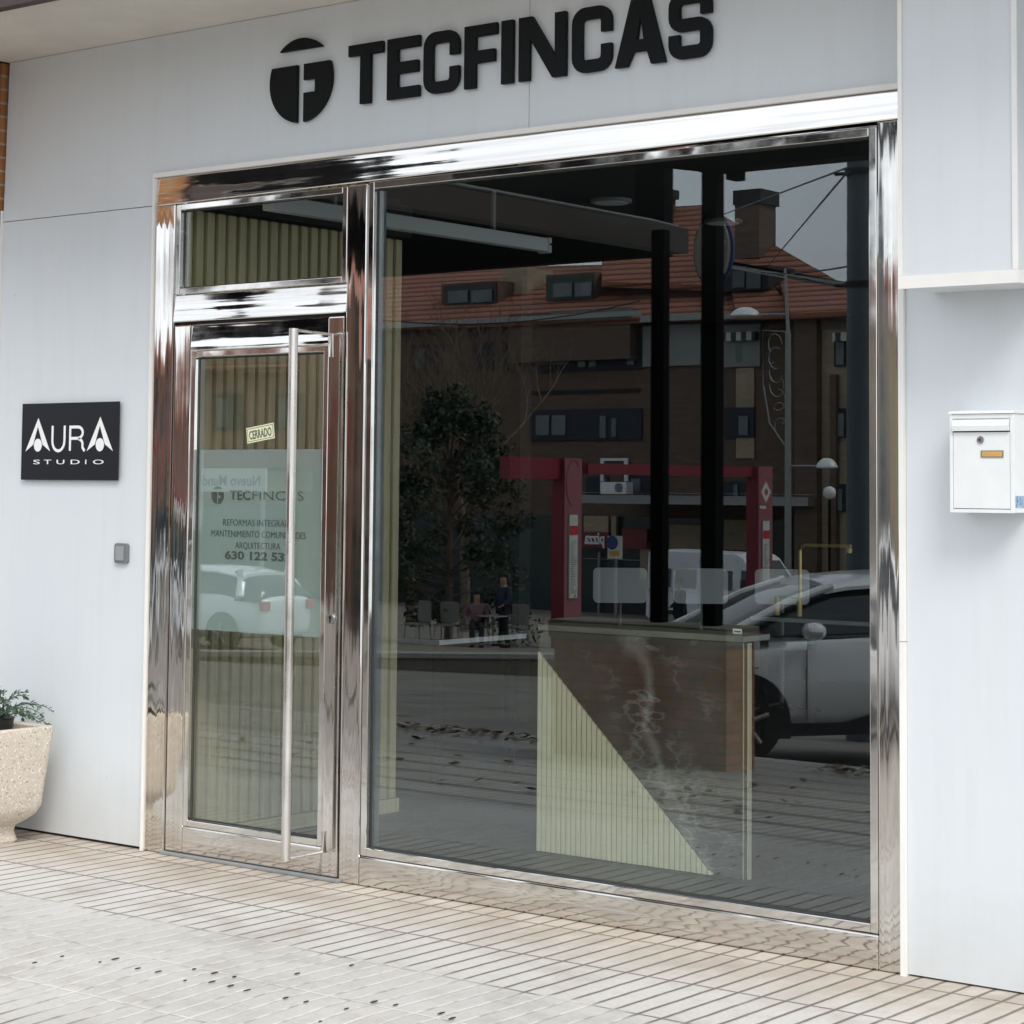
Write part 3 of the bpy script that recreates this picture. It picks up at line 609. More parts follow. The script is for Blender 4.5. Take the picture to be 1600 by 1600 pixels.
sp('lock_cylinder', M['silver'], lambda b: b.lathe([(.021, -.008), (.0215, -.002)], (-2.510, 0, 1.022), 28, 'y'), dr, True)
sp('keyhole', M['gap'], lambda b: (b.lathe([(.007, -.0095), (.007, -.0082)], (-2.510, 0, 1.028), 16, 'y'), b.box(-2.513, -2.507, -.0095, -.0083, 1.008, 1.026)), dr)
sp('door_gap', M['gap'], lambda b: (b.box(-3.452, -3.445, .012, .05, .003, 2.235), b.box(-3.444, -2.4555, .02, .05, 2.223, 2.235), b.box(-2.462, -2.455, .012, .05, .003, 2.222)))
sp('threshold', M['alu'], lambda b: b.box(-3.46, -2.44, -.018, .06, .001, .013, .002))
loc_parent(sf)
# film on the door glass
yf = GL + .009
ff = thing('frosted_door_film', 'frosted grey-green lettering film stuck on the lower half of the glass door', 'window film', (-2.96, yf, .94))
b = MB(); b.box(D(-3.331, yf), -2.579, yf, yf+.002, .941, 1.694); b.build('film', M['film'], ff)
yt = yf - .0015
def ft(s, x0, x1, zb, h, bold=0): text('lettering', s, D(x0, yt), D(x1, yt), zb, h, yt, M['ink'], ff, bold)
ft('TEC', -3.092, -2.972, 1.486, .040, .022); ft('FINCAS', -2.960, -2.672, 1.486, .040, -.016)
ft('REFORMAS INTEGRALES', -3.128, -2.72, 1.378, .029, -.012); ft('MANTENIMIENTO COMUNIDADES', -3.197, -2.655, 1.331, .029, -.012)
ft('ARQUITECTURA', -3.055, -2.797, 1.285, .028, -.012); ft('630 122 532', -3.115, -2.735, 1.240, .034, .03)
def emblem(parent, cx, cz, r, y, dep, m_, name='emblem', one=None):
    """disc with a cap cut off the top and a lower-case t/F cut out of the rest"""
    xf = lambda u, v, d: Vector((cx + u*r, y - d, cz + v*r))
    zc = math.asin(.73); zt = .37; al = math.asin(zt)
    cap = [(math.cos(t), math.sin(t)) for t in [zc + (math.pi - 2*zc)*k/14 for k in range(15)]]
    a1 = math.atan2(-math.sqrt(1-.12**2), -.12); a2 = math.pi - al - 2*math.pi
    lefth = [(-.12, zt)] + [(math.cos(a2 + (a1-a2)*k/18), math.sin(a2 + (a1-a2)*k/18)) for k in range(19)]
    b1 = math.atan2(-math.sqrt(1-.11**2), .11)
    righth = [(math.cos(b1 + (al-b1)*k/18), math.sin(b1 + (al-b1)*k/18)) for k in range(19)] + [(.11, zt), (.11, -.01), (.47, -.01), (.47, -.31), (.11, -.31)]
    for lp in (cap, lefth, righth): curve_mesh(name, [lp], dep/2, dep, m_, parent, xf)
emblem(ff, D(-3.163, yt), 1.503, .037, yt, .001, M['ink'])
loc_parent(ff)
# CERRADO sticker
cs = thing('closed_sign', 'small tilted pale yellow CERRADO sticker on the door glass', 'sign', (D(-2.921, .028), GL-.0012, 1.7605)); cs.rotation_euler = (0, R_(-8), 0)
b = MB(); b.box(-.079, .079, 0, .001, -.032, .032); b.build('sticker', M['cerr'], cs)
b = MB(); beadbox(b, -.074, .074, -.027, .027, .0022, -.0006, -.0002, 0); b.build('border', M['ink'], cs)
text('lettering', 'CERRADO', -.064, .064, -.018, .036, -.0008, M['ink'], cs, .015)

# ------------------------------------------------------------------ big wall sign
ws = thing('shop_sign', 'large black raised letters TECFINCAS with a round emblem on the white fascia', 'sign', (-1.6, 0, 3.06))
YL, DEP = .0035, .020
def fx(x): return x + DEP*(CAM.x - x)/6.268 - .004
xfL = lambda u, v, d: Vector((u, YL - d, v))
def glyph(loops, name='letter'): curve_mesh(name, [[(fx(u), v) for u, v in lp] for lp in loops], DEP/2+.004, DEP-.004, M['letter'], ws, xfL)
B, T_, wv_ = 3.062, 3.303, .045
def rect(x0, x1, z0, z1): return [(x0, z0), (x1, z0), (x1, z1), (x0, z1)]
x0, x1 = -2.458, -2.276; c = (x0+x1)/2; glyph([[(x0, T_), (x0, T_-wv_), (c-.027, T_-wv_), (c-.027, B), (c+.027, B), (c+.027, T_-wv_), (x1, T_-wv_), (x1, T_)]])
x0, x1 = -2.250, -2.084; zm = (B+T_)/2; glyph([[(x0, B), (x1, B), (x1, B+.044), (x0+.054, B+.044), (x0+.054, zm-.022), (x1-.008, zm-.022), (x1-.008, zm+.024), (x0+.054, zm+.024), (x0+.054, T_-.044), (x1, T_-.044), (x1, T_), (x0, T_)]])
def Cg(x0, x1):
    wd = .060; h = wd/2; r = .045; cx0, cx1 = x0+h, x1-h; zt, zb = T_-.023, B+.023
    path = [(cx1, zt-.075)] + [(cx1, zt-.034)] + arc(cx1-.034, zt-.034, .034, .034, 0, 90, 5) + arc(cx0+.036, zt-.036, .036, .036, 90, 180, 5) + arc(cx0+.036, zb+.036, .036, .036, 180, 270, 5) + arc(cx1-.034, zb+.034, .034, .034, 270, 360, 5) + [(cx1, zb+.075)]
    glyph([stroke(path, .046)])
Cg(-2.068, -1.876); Cg(-1.348, -1.156)
x0, x1 = -1.855, -1.698; glyph([[(x0, B), (x0+.054, B), (x0+.054, zm-.026), (x1-.01, zm-.026), (x1-.01, zm+.022), (x0+.054, zm+.022), (x0+.054, T_-.044), (x1, T_-.044), (x1, T_), (x0, T_)]])
glyph([rect(-1.674, -1.619, B, T_)])
x0, x1 = -1.590, -1.370; glyph([[(x0, B), (x0+.050, B), (x0+.050, T_-.08), (x1-.062, B), (x1, B), (x1, T_), (x1-.050, T_), (x1-.050, B+.08), (x0+.062, T_), (x0, T_)]])
x0, x1 = -1.146, -.926; c = (x0+x1)/2; glyph([[(x0, B), (x0+.054, B), (x0+.080, B+.050), (x1-.080, B+.050), (x1-.062, B), (x1, B), (c+.040, T_), (c-.040, T_)], [(x0+.095, B+.094), (x1-.095, B+.094), (c, T_-.052)]])
x0, x1 = -.918, -.726; h = .029; a, b_ = x0+h, x1-h; zt, zb = T_-.023, B+.023; r = .032
path = [(b_, zt-.065), (b_, zt-r)] + arc(b_-r, zt-r, r, r, 0, 90, 5) + arc(a+r, zt-r, r, r, 90, 180, 5) + arc(a+r, zm+r, r, r, 180, 270, 5) + arc(b_-r, zm-r, r, r, 90, 0, 5) + arc(b_-r, zb+r, r, r, 0, -90, 5) + arc(a+r, zb+r, r, r, 270, 180, 5) + [(a, zb+.065)]
glyph([stroke(path, .046)])
emblem(ws, fx(-2.725), 3.195, .174, YL-.004, DEP-.004, M['letter'])
loc_parent(ws)

# ------------------------------------------------------------------ plaque, bell, mailbox, planter
aw = thing('studio_plaque', 'black square wall plaque reading AURA STUDIO in white', 'sign', (-4.11, 0, 1.73))
yp = -.014
px0, px1 = -4.437+.017, -3.780+.014
b = MB(); b.box(px0, px1, yp, yp+.004, 1.5615, 1.9045, .0012); b.build('board', M['plaque'], aw)
for i, j in ((0,0),(0,1),(1,0),(1,1)):
    b = MB(); b.lathe([(.006, .0045), (.006, .0175)], (px0+.04+i*(px1-px0-.08), yp, 1.60+j*.265), 10, 'y'); b.build('stand_off', M['silver'], aw)
xfA = lambda u, v, d: Vector((u+.016, yp-.0006-d, v))
def AG(x0, x1, xc):
    # tall pointed A: two blades and an egg
    zt, zb = 1.839, 1.689; ci = (x0+x1)/2
    curve_mesh('letter', [[(ci, zt), (x0, zb), (ci-.033, zb+.030), (ci-.002, zb+.112), (ci+.033, zb+.030), (x1, zb)]], 0, .001, M['whitepaint'], aw, xfA)
    curve_mesh('letter', [arc(ci, zb+.028, .027, .029, 0, 360, 24)[:-1]], 0, .001, M['whitepaint'], aw, xfA)
AG(-4.406, -4.236, 0); AG(-3.990, -3.818, 0)
curve_mesh('letter', [stroke([(-4.222, 1.803), (-4.222, 1.735)] + arc(-4.181, 1.735, .041, .044, 180, 360, 10) + [(-4.140, 1.735), (-4.140, 1.803)], .013)], 0, .001, M['whitepaint'], aw, xfA)
curve_mesh('letter', [stroke([(-4.102, 1.691), (-4.102, 1.796), (-4.055, 1.796)] + arc(-4.050, 1.771, .032, .025, 90, -90, 8) + [(-4.095, 1.746)], .013)], 0, .001, M['whitepaint'], aw, xfA)
curve_mesh('letter', [stroke([(-4.045, 1.746)] + arc(-4.045, 1.722, .026, .020, 80, 0, 5) + [(-4.018, 1.705), (-4.004, 1.690)], .013)], 0, .001, M['whitepaint'], aw, xfA)
for s_, xa, xb in (('S', -4.349, -4.304), ('T', -4.276, -4.226), ('U', -4.189, -4.137), ('D', -4.094, -4.034), ('I', -3.997, -3.990), ('O', -3.946, -3.876)):
    text('letter', s_, xa+.016, xb+.016, 1.632, .021, yp-.0012, M['whitepaint'], aw, .0)
loc_parent(aw)
bl = thing('door_bell', 'grey rounded doorbell switch on the white cladding left of the door', 'doorbell', (-3.744, 0, 1.248))
b = MB(); b.prism([(x, -.010, z) for x, z in rr(-.042, -.043, .042, .043, .014)], (0, .0137, 0)); b.build('frame', M['grey'], bl, True)
b = MB(); b.prism([(x, -.015, z) for x, z in rr(-.028, -.031, .022, .031, .004)], (0, .0045, 0)); b.build('button', mat('pale_grey_button', (.28,.29,.30), .45), bl)

ym = -.11
ma, mb_ = on_y(1484, 641, ym), on_y(1585, 803, ym); mx0, mx1, mz0, mz1 = ma.x, mb_.x, mb_.z, ma.z
ml = thing('mailbox', 'white metal mailbox with a brass name label on the right-hand cladding', 'mailbox', ((mx0+mx1)/2, 0, mz0)); wm = (mx1-mx0)/2; hm = mz1-mz0
b = MB(); b.box(-wm+.002, wm-.002, ym+.004, .0035, .002, hm-.012, .003); b.build('box', M['white'], ml)
b = MB(); b.prism([(-wm-.002, ym-.006, hm-.012), (-wm-.002, ym-.004, hm-.004), (-wm-.002, .003, hm+.004), (-wm-.002, .003, hm-.0115)], (2*wm+.004, 0, 0)); b.build('lid', M['white'], ml)
b = MB(); b.box(-wm, -wm+.010, ym-.002, ym+.0035, .002, hm-.013, .001); b.box(wm-.012, wm, ym-.002, ym+.0035, .002, hm-.013, .001); b.box(-wm+.0105, wm-.0125, ym-.001, ym+.0035, .002, .013); b.box(-wm+.0105, wm-.0125, ym-.001, ym+.0035, hm-.027, hm-.0135); b.build('front_frame', M['white'], ml)
b = MB(); b.prism([(-wm+.012, ym-.010, hm-.066), (-wm+.012, ym-.012, hm-.05), (-wm+.012, ym-.004, hm-.032), (-wm+.012, ym+.003, hm-.030), (-wm+.012, ym+.003, hm-.066)], (2*wm-.026, 0, 0)); b.build('letter_flap', M['white'], ml)
b = MB(); b.box(-wm+.0115, wm-.0135, ym+.000, ym+.0035, .015, hm-.070, .001); b.build('door', M['white'], ml)
b = MB(); b.box(-wm+.010, wm-.012, ym+.002, ym+.0038, hm-.0699, hm-.0665); b.build('seam', M['gap'], ml); b = MB(); b.box(-wm+.010, wm-.012, ym+.002, ym+.0038, .0131, .0149); b.build('seam', M['gap'], ml)
b = MB(); b.lathe([(.0115, -.004), (.012, .0)], (-.003, ym, hm-.094), 20, 'y'); b.build('lock', M['silver'], ml, True)
b = MB(); b.lathe([(.004, -.0048), (.004, -.0041)], (-.005, ym, hm-.094), 10, 'y'); b.build('keyhole', M['gap'], ml)
b = MB(); b.box(-.002, .074, ym-.003, ym-.0001, hm-.149, hm-.127); b.build('label_frame', M['silver'], ml)
b = MB(); b.box(.002, .070, ym-.0036, ym-.0031, hm-.146, hm-.130); b.build('name_label', M['label'], ml)
b = MB(); b.box(wm-.0015, wm-.0008, ym+.012, ym+.07, .018, .055); b.build('torn_sticker', M['blue'], ml)

pl = thing('concrete_planter', 'square exposed aggregate concrete planter on the pavement against the cladding', 'planter', (-4.33, -.40, 0))
def ringpts(hx, r, z):
    pts = rr(-hx, -hx, hx, hx, r, 5); return [Vector((x, y, z)) for x, y in pts]
prof = [(.20, .06, .0), (.205, .06, .012), (.195, .06, .05), (.200, .06, .075), (.235, .06, .10), (.262, .06, .125), (.274, .05, .16), (.280, .045, .25), (.293, .04, .40), (.300, .035, .480), (.298, .03, .492), (.290, .03, .497), (.262, .025, .497), (.256, .025, .492), (.250, .025, .38)]
mb = MB(); rings = [[mb.bm.verts.new(p) for p in ringpts(h, r, z)] for h, r, z in prof]
for A, Bq in zip(rings, rings[1:]):
    n = len(A)
    for k in range(n): mb.bm.faces.new((A[k], A[(k+1)%n], Bq[(k+1)%n], Bq[k]))
mb.bm.faces.new(rings[0][::-1]); mb.bm.faces.new(rings[-1]); mb.build('bowl', M['terrazzo'], pl, True)
mb = MB(); mb.box(-.25, .25, -.25, .25, .381, .43); mb.build('soil', mat('potting_soil', (.05,.035,.025), .95, var=.5, scale=60, bump=.6), pl)
def succulent(x, y, seed, label, n=22, up_=.10, rr_=.15):
    rnd = random.Random(seed); t = thing('succulent_plant', label, 'plant', (x, y, .47))
    b = MB(); b.lathe([(.075, -.04), (.09, .055), (.095, .06)], (0,0,0), 20); b.build('pot', M['pot'], t, True)
    b = MB()
    for i in range(n):
        a = rnd.uniform(0, 6.283); ln = rnd.uniform(.7, 1.25)*rr_; el = rnd.uniform(.25, 1.25)
        d = Vector((math.cos(a)*math.cos(el), math.sin(a)*math.cos(el), math.sin(el))); s = Vector((0,0,-1))
        pts = [Vector((0,0,.06)) + Vector((math.cos(a), math.sin(a), 0))*.03]
        for k in range(7):
            dd = (d + s*.16*k).normalized(); pts.append(pts[-1] + dd*ln/6)
        b.tube(pts, .003, 5, .0015)
        for k in range(1, 8):
            for q in range(4):
                c_ = pts[k] + (pts[k-1]-pts[k])*rnd.random(); n_ = Vector((rnd.uniform(-1,1), rnd.uniform(-1,1), rnd.uniform(-.3,1))).normalized(); u = (pts[k]-pts[k-1]).normalized()
                v_ = u.cross(n_).normalized(); L1 = rnd.uniform(.010, .019); w1 = L1*.33
                tip = c_ + (v_*.8 + u*.9).normalized()*L1*1.5; m1 = c_ + (v_*.8+u*.6).normalized()*L1*.7
                e = u.cross(v_)*w1; b.face([c_, m1 + e, tip, m1 - e]); b.face([c_, m1 + v_.cross(e).normalized()*w1, tip])
    b.build('foliage', M['leaf'], t); return t
succulent(-4.25, -.27, 3, 'blue-green succulent in a black pot trailing over the planter rim', 26, rr_=.20)
succulent(-4.44, -.30, 5, 'blue-green succulent further left in the planter', 20, rr_=.15)
succulent(-4.30, -.55, 8, 'low succulent at the street side of the planter', 18, rr_=.12)
# bits of dirt lodged in the pavement
b = MB(); rnd = random.Random(4)
spots = [(97,1495),(54,1505),(156,1504),(180,1499),(247,1519),(215,1514),(289,1533),(303,1515),(335,1521),(331,1535),(366,1527),(360,1541),(386,1548),(446,1560),(478,1566),(541,1577),(584,1566),(618,1571),(689,1584),(706,1592),(549,1509),(464,1522),(500,1597)]
for px, py in spots:
    p = on_z(px, py, .004); L1 = rnd.uniform(.010, .034); w1 = rnd.uniform(.0018, .0038)
    b.prism([p + Vector((0, -L1*.5, 0)), p + Vector((w1, -L1*.1, 0)), p + Vector((w1*.5, L1*.5, 0)), p + Vector((-w1, L1*.1, 0))], (0,0,.004))
tag(b.build('pavement_debris', M['brown']), 'dark bits of dirt lodged in the pavement joints', 'debris', kind='stuff')

# ------------------------------------------------------------------ THE STREET the glass mirrors (real y is negative)
def ry(yv): return 2*GL - yv
# porch of the neighbouring premises
po = thing('porch_frame', 'dark steel porch frame with brown side beam standing on a brick pier', 'porch', (-4.4, ry(5), 0))
def pp(name, m_, f, parent=po): mb = MB(); f(mb); return mb.build(name, m_, parent)
pp('brick_beam', M['brick2'], lambda b: b.box(-4.92, -4.63, -.05, ry(1.15), 2.86, 3.488))
pp('side_beam', M['brown'], lambda b: b.box(-4.74, -4.60, ry(1.16), ry(5.69), 3.12, 3.285))
pp('conduit', M['grey'], lambda b: b.tube([(-4.62, ry(1.2), 3.30), (-4.62, ry(3.5), 3.305), (-4.62, ry(5.3), 3.30), (-4.63, ry(5.6), 3.29)], .014, 8))
pp('fascia_panel', M['black'], lambda b: b.box(-4.76, -4.64, ry(1.16), ry(5.12), 3.32, 3.72))
p2a, p2b = on_y(1095, 600, 4.95).x, on_y(1131, 600, 4.95).x
q1, q2 = sy(1030, 700, 5.06), sy(1112, 700, 5.02)
pp('post', M['black'], lambda b: b.box(q1.x-.048, q1.x+.048, q1.y-.035, q1.y+.035, .702, 3.20)); pp('post', M['black'], lambda b: b.box(q2.x-.055, q2.x+.055, q2.y-.045, q2.y+.045, .702, 3.60))
pp('street_fascia', M['black'], lambda b: b.box(-9.5, -4.765, ry(5.64), ry(5.75), on_y(1000, 403, 5.7).z, 3.75))
pp('front_beam', M['black'], lambda b: (b.box(p2a-.02, .2, ry(4.93), ry(5.12), 3.532, 3.74), b.box(p2b+.001, p2b+.07, ry(4.96), ry(5.08), 3.47, 3.531)))
a_, b_ = on_z(990, 254, 3.56), on_z(1108, 266, 3.56)
pp('link_beam', M['black'], lambda b: b.tube([mir(a_)+Vector((0,0,.06)), mir(b_)+Vector((0,0,.06))], .075, 4))
loc_parent(po)
pr_ = thing('brick_pier', 'long low orange brick pier with a stone cap carrying the porch posts', 'brick pier', (-4.3, ry(5.1), -.2))
xr = on_y(1178, 1100, 5.16).x
b = MB(); b.box(-5.06, xr, ry(4.84), ry(5.16), -.28, .585); b.build('brickwork', M['brick'], pr_)
b = MB(); b.box(-5.09, xr+.02, ry(4.81), ry(5.19), .586, .70, .008); b.build('stone_cap', M['conc'], pr_)
loc_parent(pr_)
# utility pole with stays
p = foot(1346, 150); up_ = thing('utility_pole', 'thick blue-grey utility pole with cable clamps at the kerb', 'utility pole', p)
b = MB(); b.tube([(0,0,-.1), (0,0,7.5)], .165, 24, .14); b.build('pole', M['slate'], up_, True)
for py in (262, 441):
    z = st(1346, py, 150).z - p.z; b = MB(); b.lathe([(.172, z-.03), (.172, z+.03)], (0,0,0), 24); b.tube([(-.16, 0, z), (-.30, .02, z)], .02, 6); b.build('clamp', M['gap'], up_)
def cable(a, c, r, name, label, sag=0):
    pts = [a.lerp(c, k/10) - Vector((0,0,1))*sag*4*(k/10)*(1-k/10) for k in range(11)]
    b = MB(); b.tube(pts, r, 5); return tag(b.build(name, M['slate'] if 'grey' in label else M['gap']), label, 'cable', None)
cable(st(1324, 262, 152), st(1085, 352, 60), .012, 'stay_cable', 'grey stay cable from the utility pole top, upper of the two')
cable(st(1324, 268, 152), st(1200, 415, 62), .013, 'stay_cable', 'steep grey stay cable from the utility pole down to the tiled roof')
cable(st(1190, 426, 60), st(1420, 396, 152), .014, 'overhead_cable', 'black overhead cable crossing in front of the tiled roof', .1)
cable(st(560, 495, 75), st(1000, 470, 75), .014, 'overhead_cable', 'black cable hanging across the front of the brown apartment block', .3)
# oval sign
p = st(1115, 391, 238); t = thing('oval_sign', 'oval white hanging sign with dark lettering beside the porch post', 'sign', p)
ou_ = [(.135*math.cos(2*math.pi*k/40), .225*math.sin(2*math.pi*k/40)) for k in range(40)]
b = MB(); b.prism([(x, -.03, z) for x, z in ou_], (0, .06, 0)); b.build('face', M['panelw'], t)
b = MB(); b.tube([(x*1.03, 0, z*1.03) for x, z in ou_] + [(ou_[0][0]*1.03, 0, ou_[0][1]*1.03)], .018, 6, cap=False); b.build('rim', M['bluesign'], t)
b = MB(); b.tube([(0, 0, .23), (0, 0, .55)], .012, 6); b.build('hanger', M['black'], t)
for i, ch in enumerate('JOPARIUM'): text('lettering', ch, .068+.02*abs(i-3.5)/3.5*-1, .102-.02*abs(i-3.5)/3.5, .15-i*.043, .030, .0312, M['ink'], t, .02, flip=True)

# apartment block opposite
ab = thing('apartment_block', 'brown brick apartment block with red tiled roofs and dark blue loggias across the street', 'apartment block', Vector((on_y(900, 900, 76).x, ry(76), gz(76))))
def fb(b, x0, y0, x1, y1, Y, d=.2):
    p, q = on_y(x0, y0, Y), on_y(x1, y1, Y); b.box(p.x, q.x, ry(Y), ry(Y+d), q.z, p.z)
def ap(name, m_, rects, Y, d=.2, parent=ab):
    b = MB()
    for r in rects: fb(b, *r, Y, d)
    return b.build(name, m_, parent)
def slab(name, pts, th, m_, parent=ab):
    b = MB(); b.prism([mir(on_y(x, y, Y)) for x, y, Y in pts], (0, 0, -th)); return b.build(name, m_, parent)
W0 = (470, 520, 1240, 990)
ap('wall', M['brickb'], [(470, 520, 1240, 985)], 70, 12)
slab('roof', [(440, 514, 69.2), (1244, 489, 69.2), (1236, 408, 78), (560, 421, 78)], .22, M['roof'])
slab('roof', [(940, 440, 71.5), (1332, 452, 71.5), (1100, 320, 79), (940, 329, 79)], .25, M['roof'])
slab('roof', [(1150, 492, 68.6), (1244, 491, 68.6), (1190, 425, 73), (1140, 432, 73)], .2, M['roof'])
ap('gutter', M['alu'], [(470, 513, 1000, 493), (1000, 494, 1095, 499), (1131, 490, 1238, 493)], 69.0, .15)
slab('eave_board', [(1140, 408, 70), (1325, 441, 70), (1325, 447, 70), (1140, 415, 70)], .12, M['alu'])
ch = ap('chimney', M['brickb'], [(1148, 316, 1186, 402)], 74, 1.4)
ap('chimney_cap', M['gap'], [(1145, 298, 1188, 317)], 73.9, 1.6, ch)
ch = ap('chimney', M['brickb'], [(1020, 308, 1039, 345)], 77.5, .9); ap('chimney_cap', M['gap'], [(1018, 296, 1041, 308)], 77.4, 1.1, ch)
ap('stair_tower', M['brickb'], [(795, 491, 984, 560)], 69.3, .65)
ap('parapet', M['conc'], [(860, 486, 984, 498)], 69.1, .19)
ap('stair_head', M['brickl'], [(785, 420, 823, 486)], 73, 2)
dm = ap('dormer', M['brickb'], [(853, 430, 928, 470)], 71.8, 3); ap('window', mat('dark_green_frame', (.02,.045,.035), .5), [(855, 434, 926, 466)], 71.7, .08, dm)
ap('pane', M['winlit'], [(864, 443, 893, 463), (898, 442, 923, 462)], 71.6, .06, dm)
dm = ap('dormer', M['brickb'], [(690, 444, 778, 482)], 71.8, 3); ap('window', mat('dark_frame_paint', (.03,.03,.03), .5), [(694, 447, 774, 478)], 71.7, .08, dm)
ap('pane', M['winlit'], [(700, 455, 730, 472), (736, 454, 768, 471)], 71.6, .06, dm)
dm = ap('dormer', M['gap'], [(1120, 419, 1200, 452)], 70.9, 3); ap('pane', M['darkwin'], [(1144, 424, 1163, 449), (1166, 424, 1188, 450)], 70.8, .06, dm)
ap('stucco_bay', M['stucco'], [(1004, 507, 1094, 570), (1131, 507, 1187, 572)], 69.85, .14)
ap('band', M['recess'], [(1004, 500, 1095, 505), (1131, 499, 1236, 503)], 69.75, .2)
ap('string_course', M['gap'], [(830, 611, 1000, 613)], 69.96, .03)
def loggia(r, panes, mt=M['recess'], cur=M['winlit']):
    f = ap('window', mt, [r], 69.9, .09)
    for q in panes: ap('pane', cur, [q], 69.84, .05, f)
loggia((829, 530, 1003, 577), [(838, 534, 857, 569), (862, 533, 884, 569), (903, 530, 914, 573), (920, 529, 931, 573), (980, 532, 990, 570)])
loggia((828, 641, 1002, 687), [(837, 649, 857, 680), (862, 649, 883, 680), (937, 650, 946, 684), (955, 654, 962, 682)])
loggia((735, 500, 795, 512), []); loggia((738, 536, 770, 578), []); loggia((785, 536, 793, 578), []); loggia((738, 644, 770, 686), []); loggia((640, 540, 690, 580), [(648, 546, 663, 574)]); loggia((640, 650, 690, 690), [(668, 655, 684, 684)])
loggia((540, 545, 590, 585), [(548, 550, 562, 580)]); loggia((540, 655, 590, 690), [(565, 660, 582, 685)])
loggia((1131, 530, 1178, 569), [(1149, 534, 1160, 566)]); ap('awning', M['awn'], [(1131, 520, 1179, 531)], 69.5, .3)
loggia((1131, 637, 1178, 684), [(1154, 650, 1168, 680)]); ap('sill', M['brickl'], [(1150, 684, 1178, 716), (1150, 575, 1178, 640)], 69.93, .05)
loggia((1128, 752, 1170, 793), [(1146, 757, 1152, 790)]); loggia((915, 745, 950, 772), [(940, 748, 947, 770)]); loggia((978, 742, 1040, 770), [(985, 748, 1000, 768)])
ac = ap('air_conditioner', M['white'], [(938, 753, 978, 772)], 68.5, .5); b = MB(); p = on_y(966, 762, 68.45); b.lathe([(.20, 0), (.20, -.03)], (p.x, ry(68.45), p.z), 20, 'y'); b.build('fan_grille', M['grey'], ac)
ap('white_door_frame', M['white'], [(938, 716, 980, 720), (938, 720, 942, 752), (975, 720, 980, 752)], 69.7, .1)
cn = ap('shop_canopy', M['alu'], [(905, 773, 1262, 791)], 65.5, 4.4); ap('canopy_edge', M['trim'], [(905, 769, 1262, 773)], 65.4, .3, cn)
ap('shop_glazing', M['darkwin'], [(560, 800, 1236, 985)], 69.7, .25)
ap('shop_column', M['brickl'], [(912, 806, 950, 832), (1000, 846, 1014, 905), (1046, 820, 1095, 862), (1131, 812, 1170, 860), (955, 806, 962, 850)], 69.4, .2)
sg = ap('sign_band', M['redsteel'], [(908, 832, 950, 856), (972, 826, 1010, 858)], 69.2, .15)
q = on_y(912, 851, 69.1); q2 = on_y(943, 851, 69.1)
tx = text('lettering', 'pizza', q.x, q2.x, q.z+.05, .52, ry(69.15), M['whitepaint'], sg, .03, .02, flip=True)
ap('mullion', M['alu'], [(934, 862, 936, 960), (962, 868, 964, 960), (912, 873, 1000, 875)], 69.5, .1)
loc_parent(ab)
rb = thing('corner_building', 'buff and brown brick corner building beside the apartment block', 'building', Vector((on_y(1320, 900, 74).x, ry(74), gz(74))))
def cp(name, m_, rects, Y, d=.2, parent=rb): return ap(name, m_, rects, Y, d, parent)
cp('wall', M['brickb'], [(1241, 489, 1276, 990)], 66, 8); cp('wall', M['brickl'], [(1277, 483, 1640, 990)], 66.4, 8)
slab('roof', [(1236, 490, 65.6), (1640, 470, 65.6), (1640, 462, 72), (1218, 440, 72)], .25, M['roof'], rb)
cp('string_course', M['conc'], [(1277, 496, 1640, 499)], 66.3, .09); cp('pier', M['brickb'], [(1296, 585, 1306, 985)], 66.1, .28)
for r in ((1303, 526, 1330, 572), (1303, 638, 1330, 684), (1300, 756, 1330, 800)):
    f = cp('window', M['recess'], [r], 66.3, .09); cp('pane', M['winlit'], [(r[0]+3, r[1]+8, r[0]+15, r[3]-2)], 66.22, .06, f)
cp('awning', M['awn'], [(1300, 520, 1332, 532)], 65.9, .35)
loc_parent(rb)
lb = thing('terracotta_building', 'red brick shop building with a crimson awning band further left along the street', 'building', Vector((on_y(250, 900, 80).x, ry(80), gz(80))))
def lp(name, m_, rects, Y, d=.2, parent=lb): return ap(name, m_, rects, Y, d, parent)
lp('wall', M['terra'], [(-700, 585, 462, 985)], 66, 10)
slab('roof', [(-720, 588, 65), (470, 572, 65), (420, 520, 74), (-600, 530, 74)], .25, M['roof'], lb)
lp('crimson_awning', M['redsteel'], [(-600, 706, 455, 730)], 62.5, 3.4)
lp('cream_band', M['cream'], [(-600, 733, 455, 768)], 64.5, 1.4)
lp('shop_glazing', M['darkwin'], [(-600, 772, 455, 985)], 65.6, .35)
for x in range(-520, 440, 95): f = lp('window', M['recess'], [(x, 615, x+42, 672)], 65.9, .09); lp('pane', M['winlit'], [(x+5, 622, x+19, 668)], 65.8, .08, f)
loc_parent(lb)
for (x0, x1, yt_, Y, mt, lbl) in ((-2600, -760, 560, 68, 'brickl', 'buff brick building at the far left end of the street'), (1700, 3200, 450, 62, 'terra', 'red brick building at the far right end of the street')):
    t = thing('street_building', lbl, 'building', Vector((on_y((x0+x1)/2, 900, Y).x, ry(Y), gz(Y))))
    ap('wall', M[mt], [(x0, yt_, x1, 1000)], Y, 10, t); slab('roof', [(x0-20, yt_+2, Y-1), (x1+20, yt_-10, Y-1), (x1-60, yt_-70, Y+7), (x0+60, yt_-55, Y+7)], .25, M['roof'], t)
    for i in range(7):
        for j in (60, 170, 280): xx = x0 + (x1-x0)*(i+.3)/7; f = ap('window', M['recess'], [(xx, yt_+j, xx+60, yt_+j+50)], Y-.1, .09, t)
    loc_parent(t)
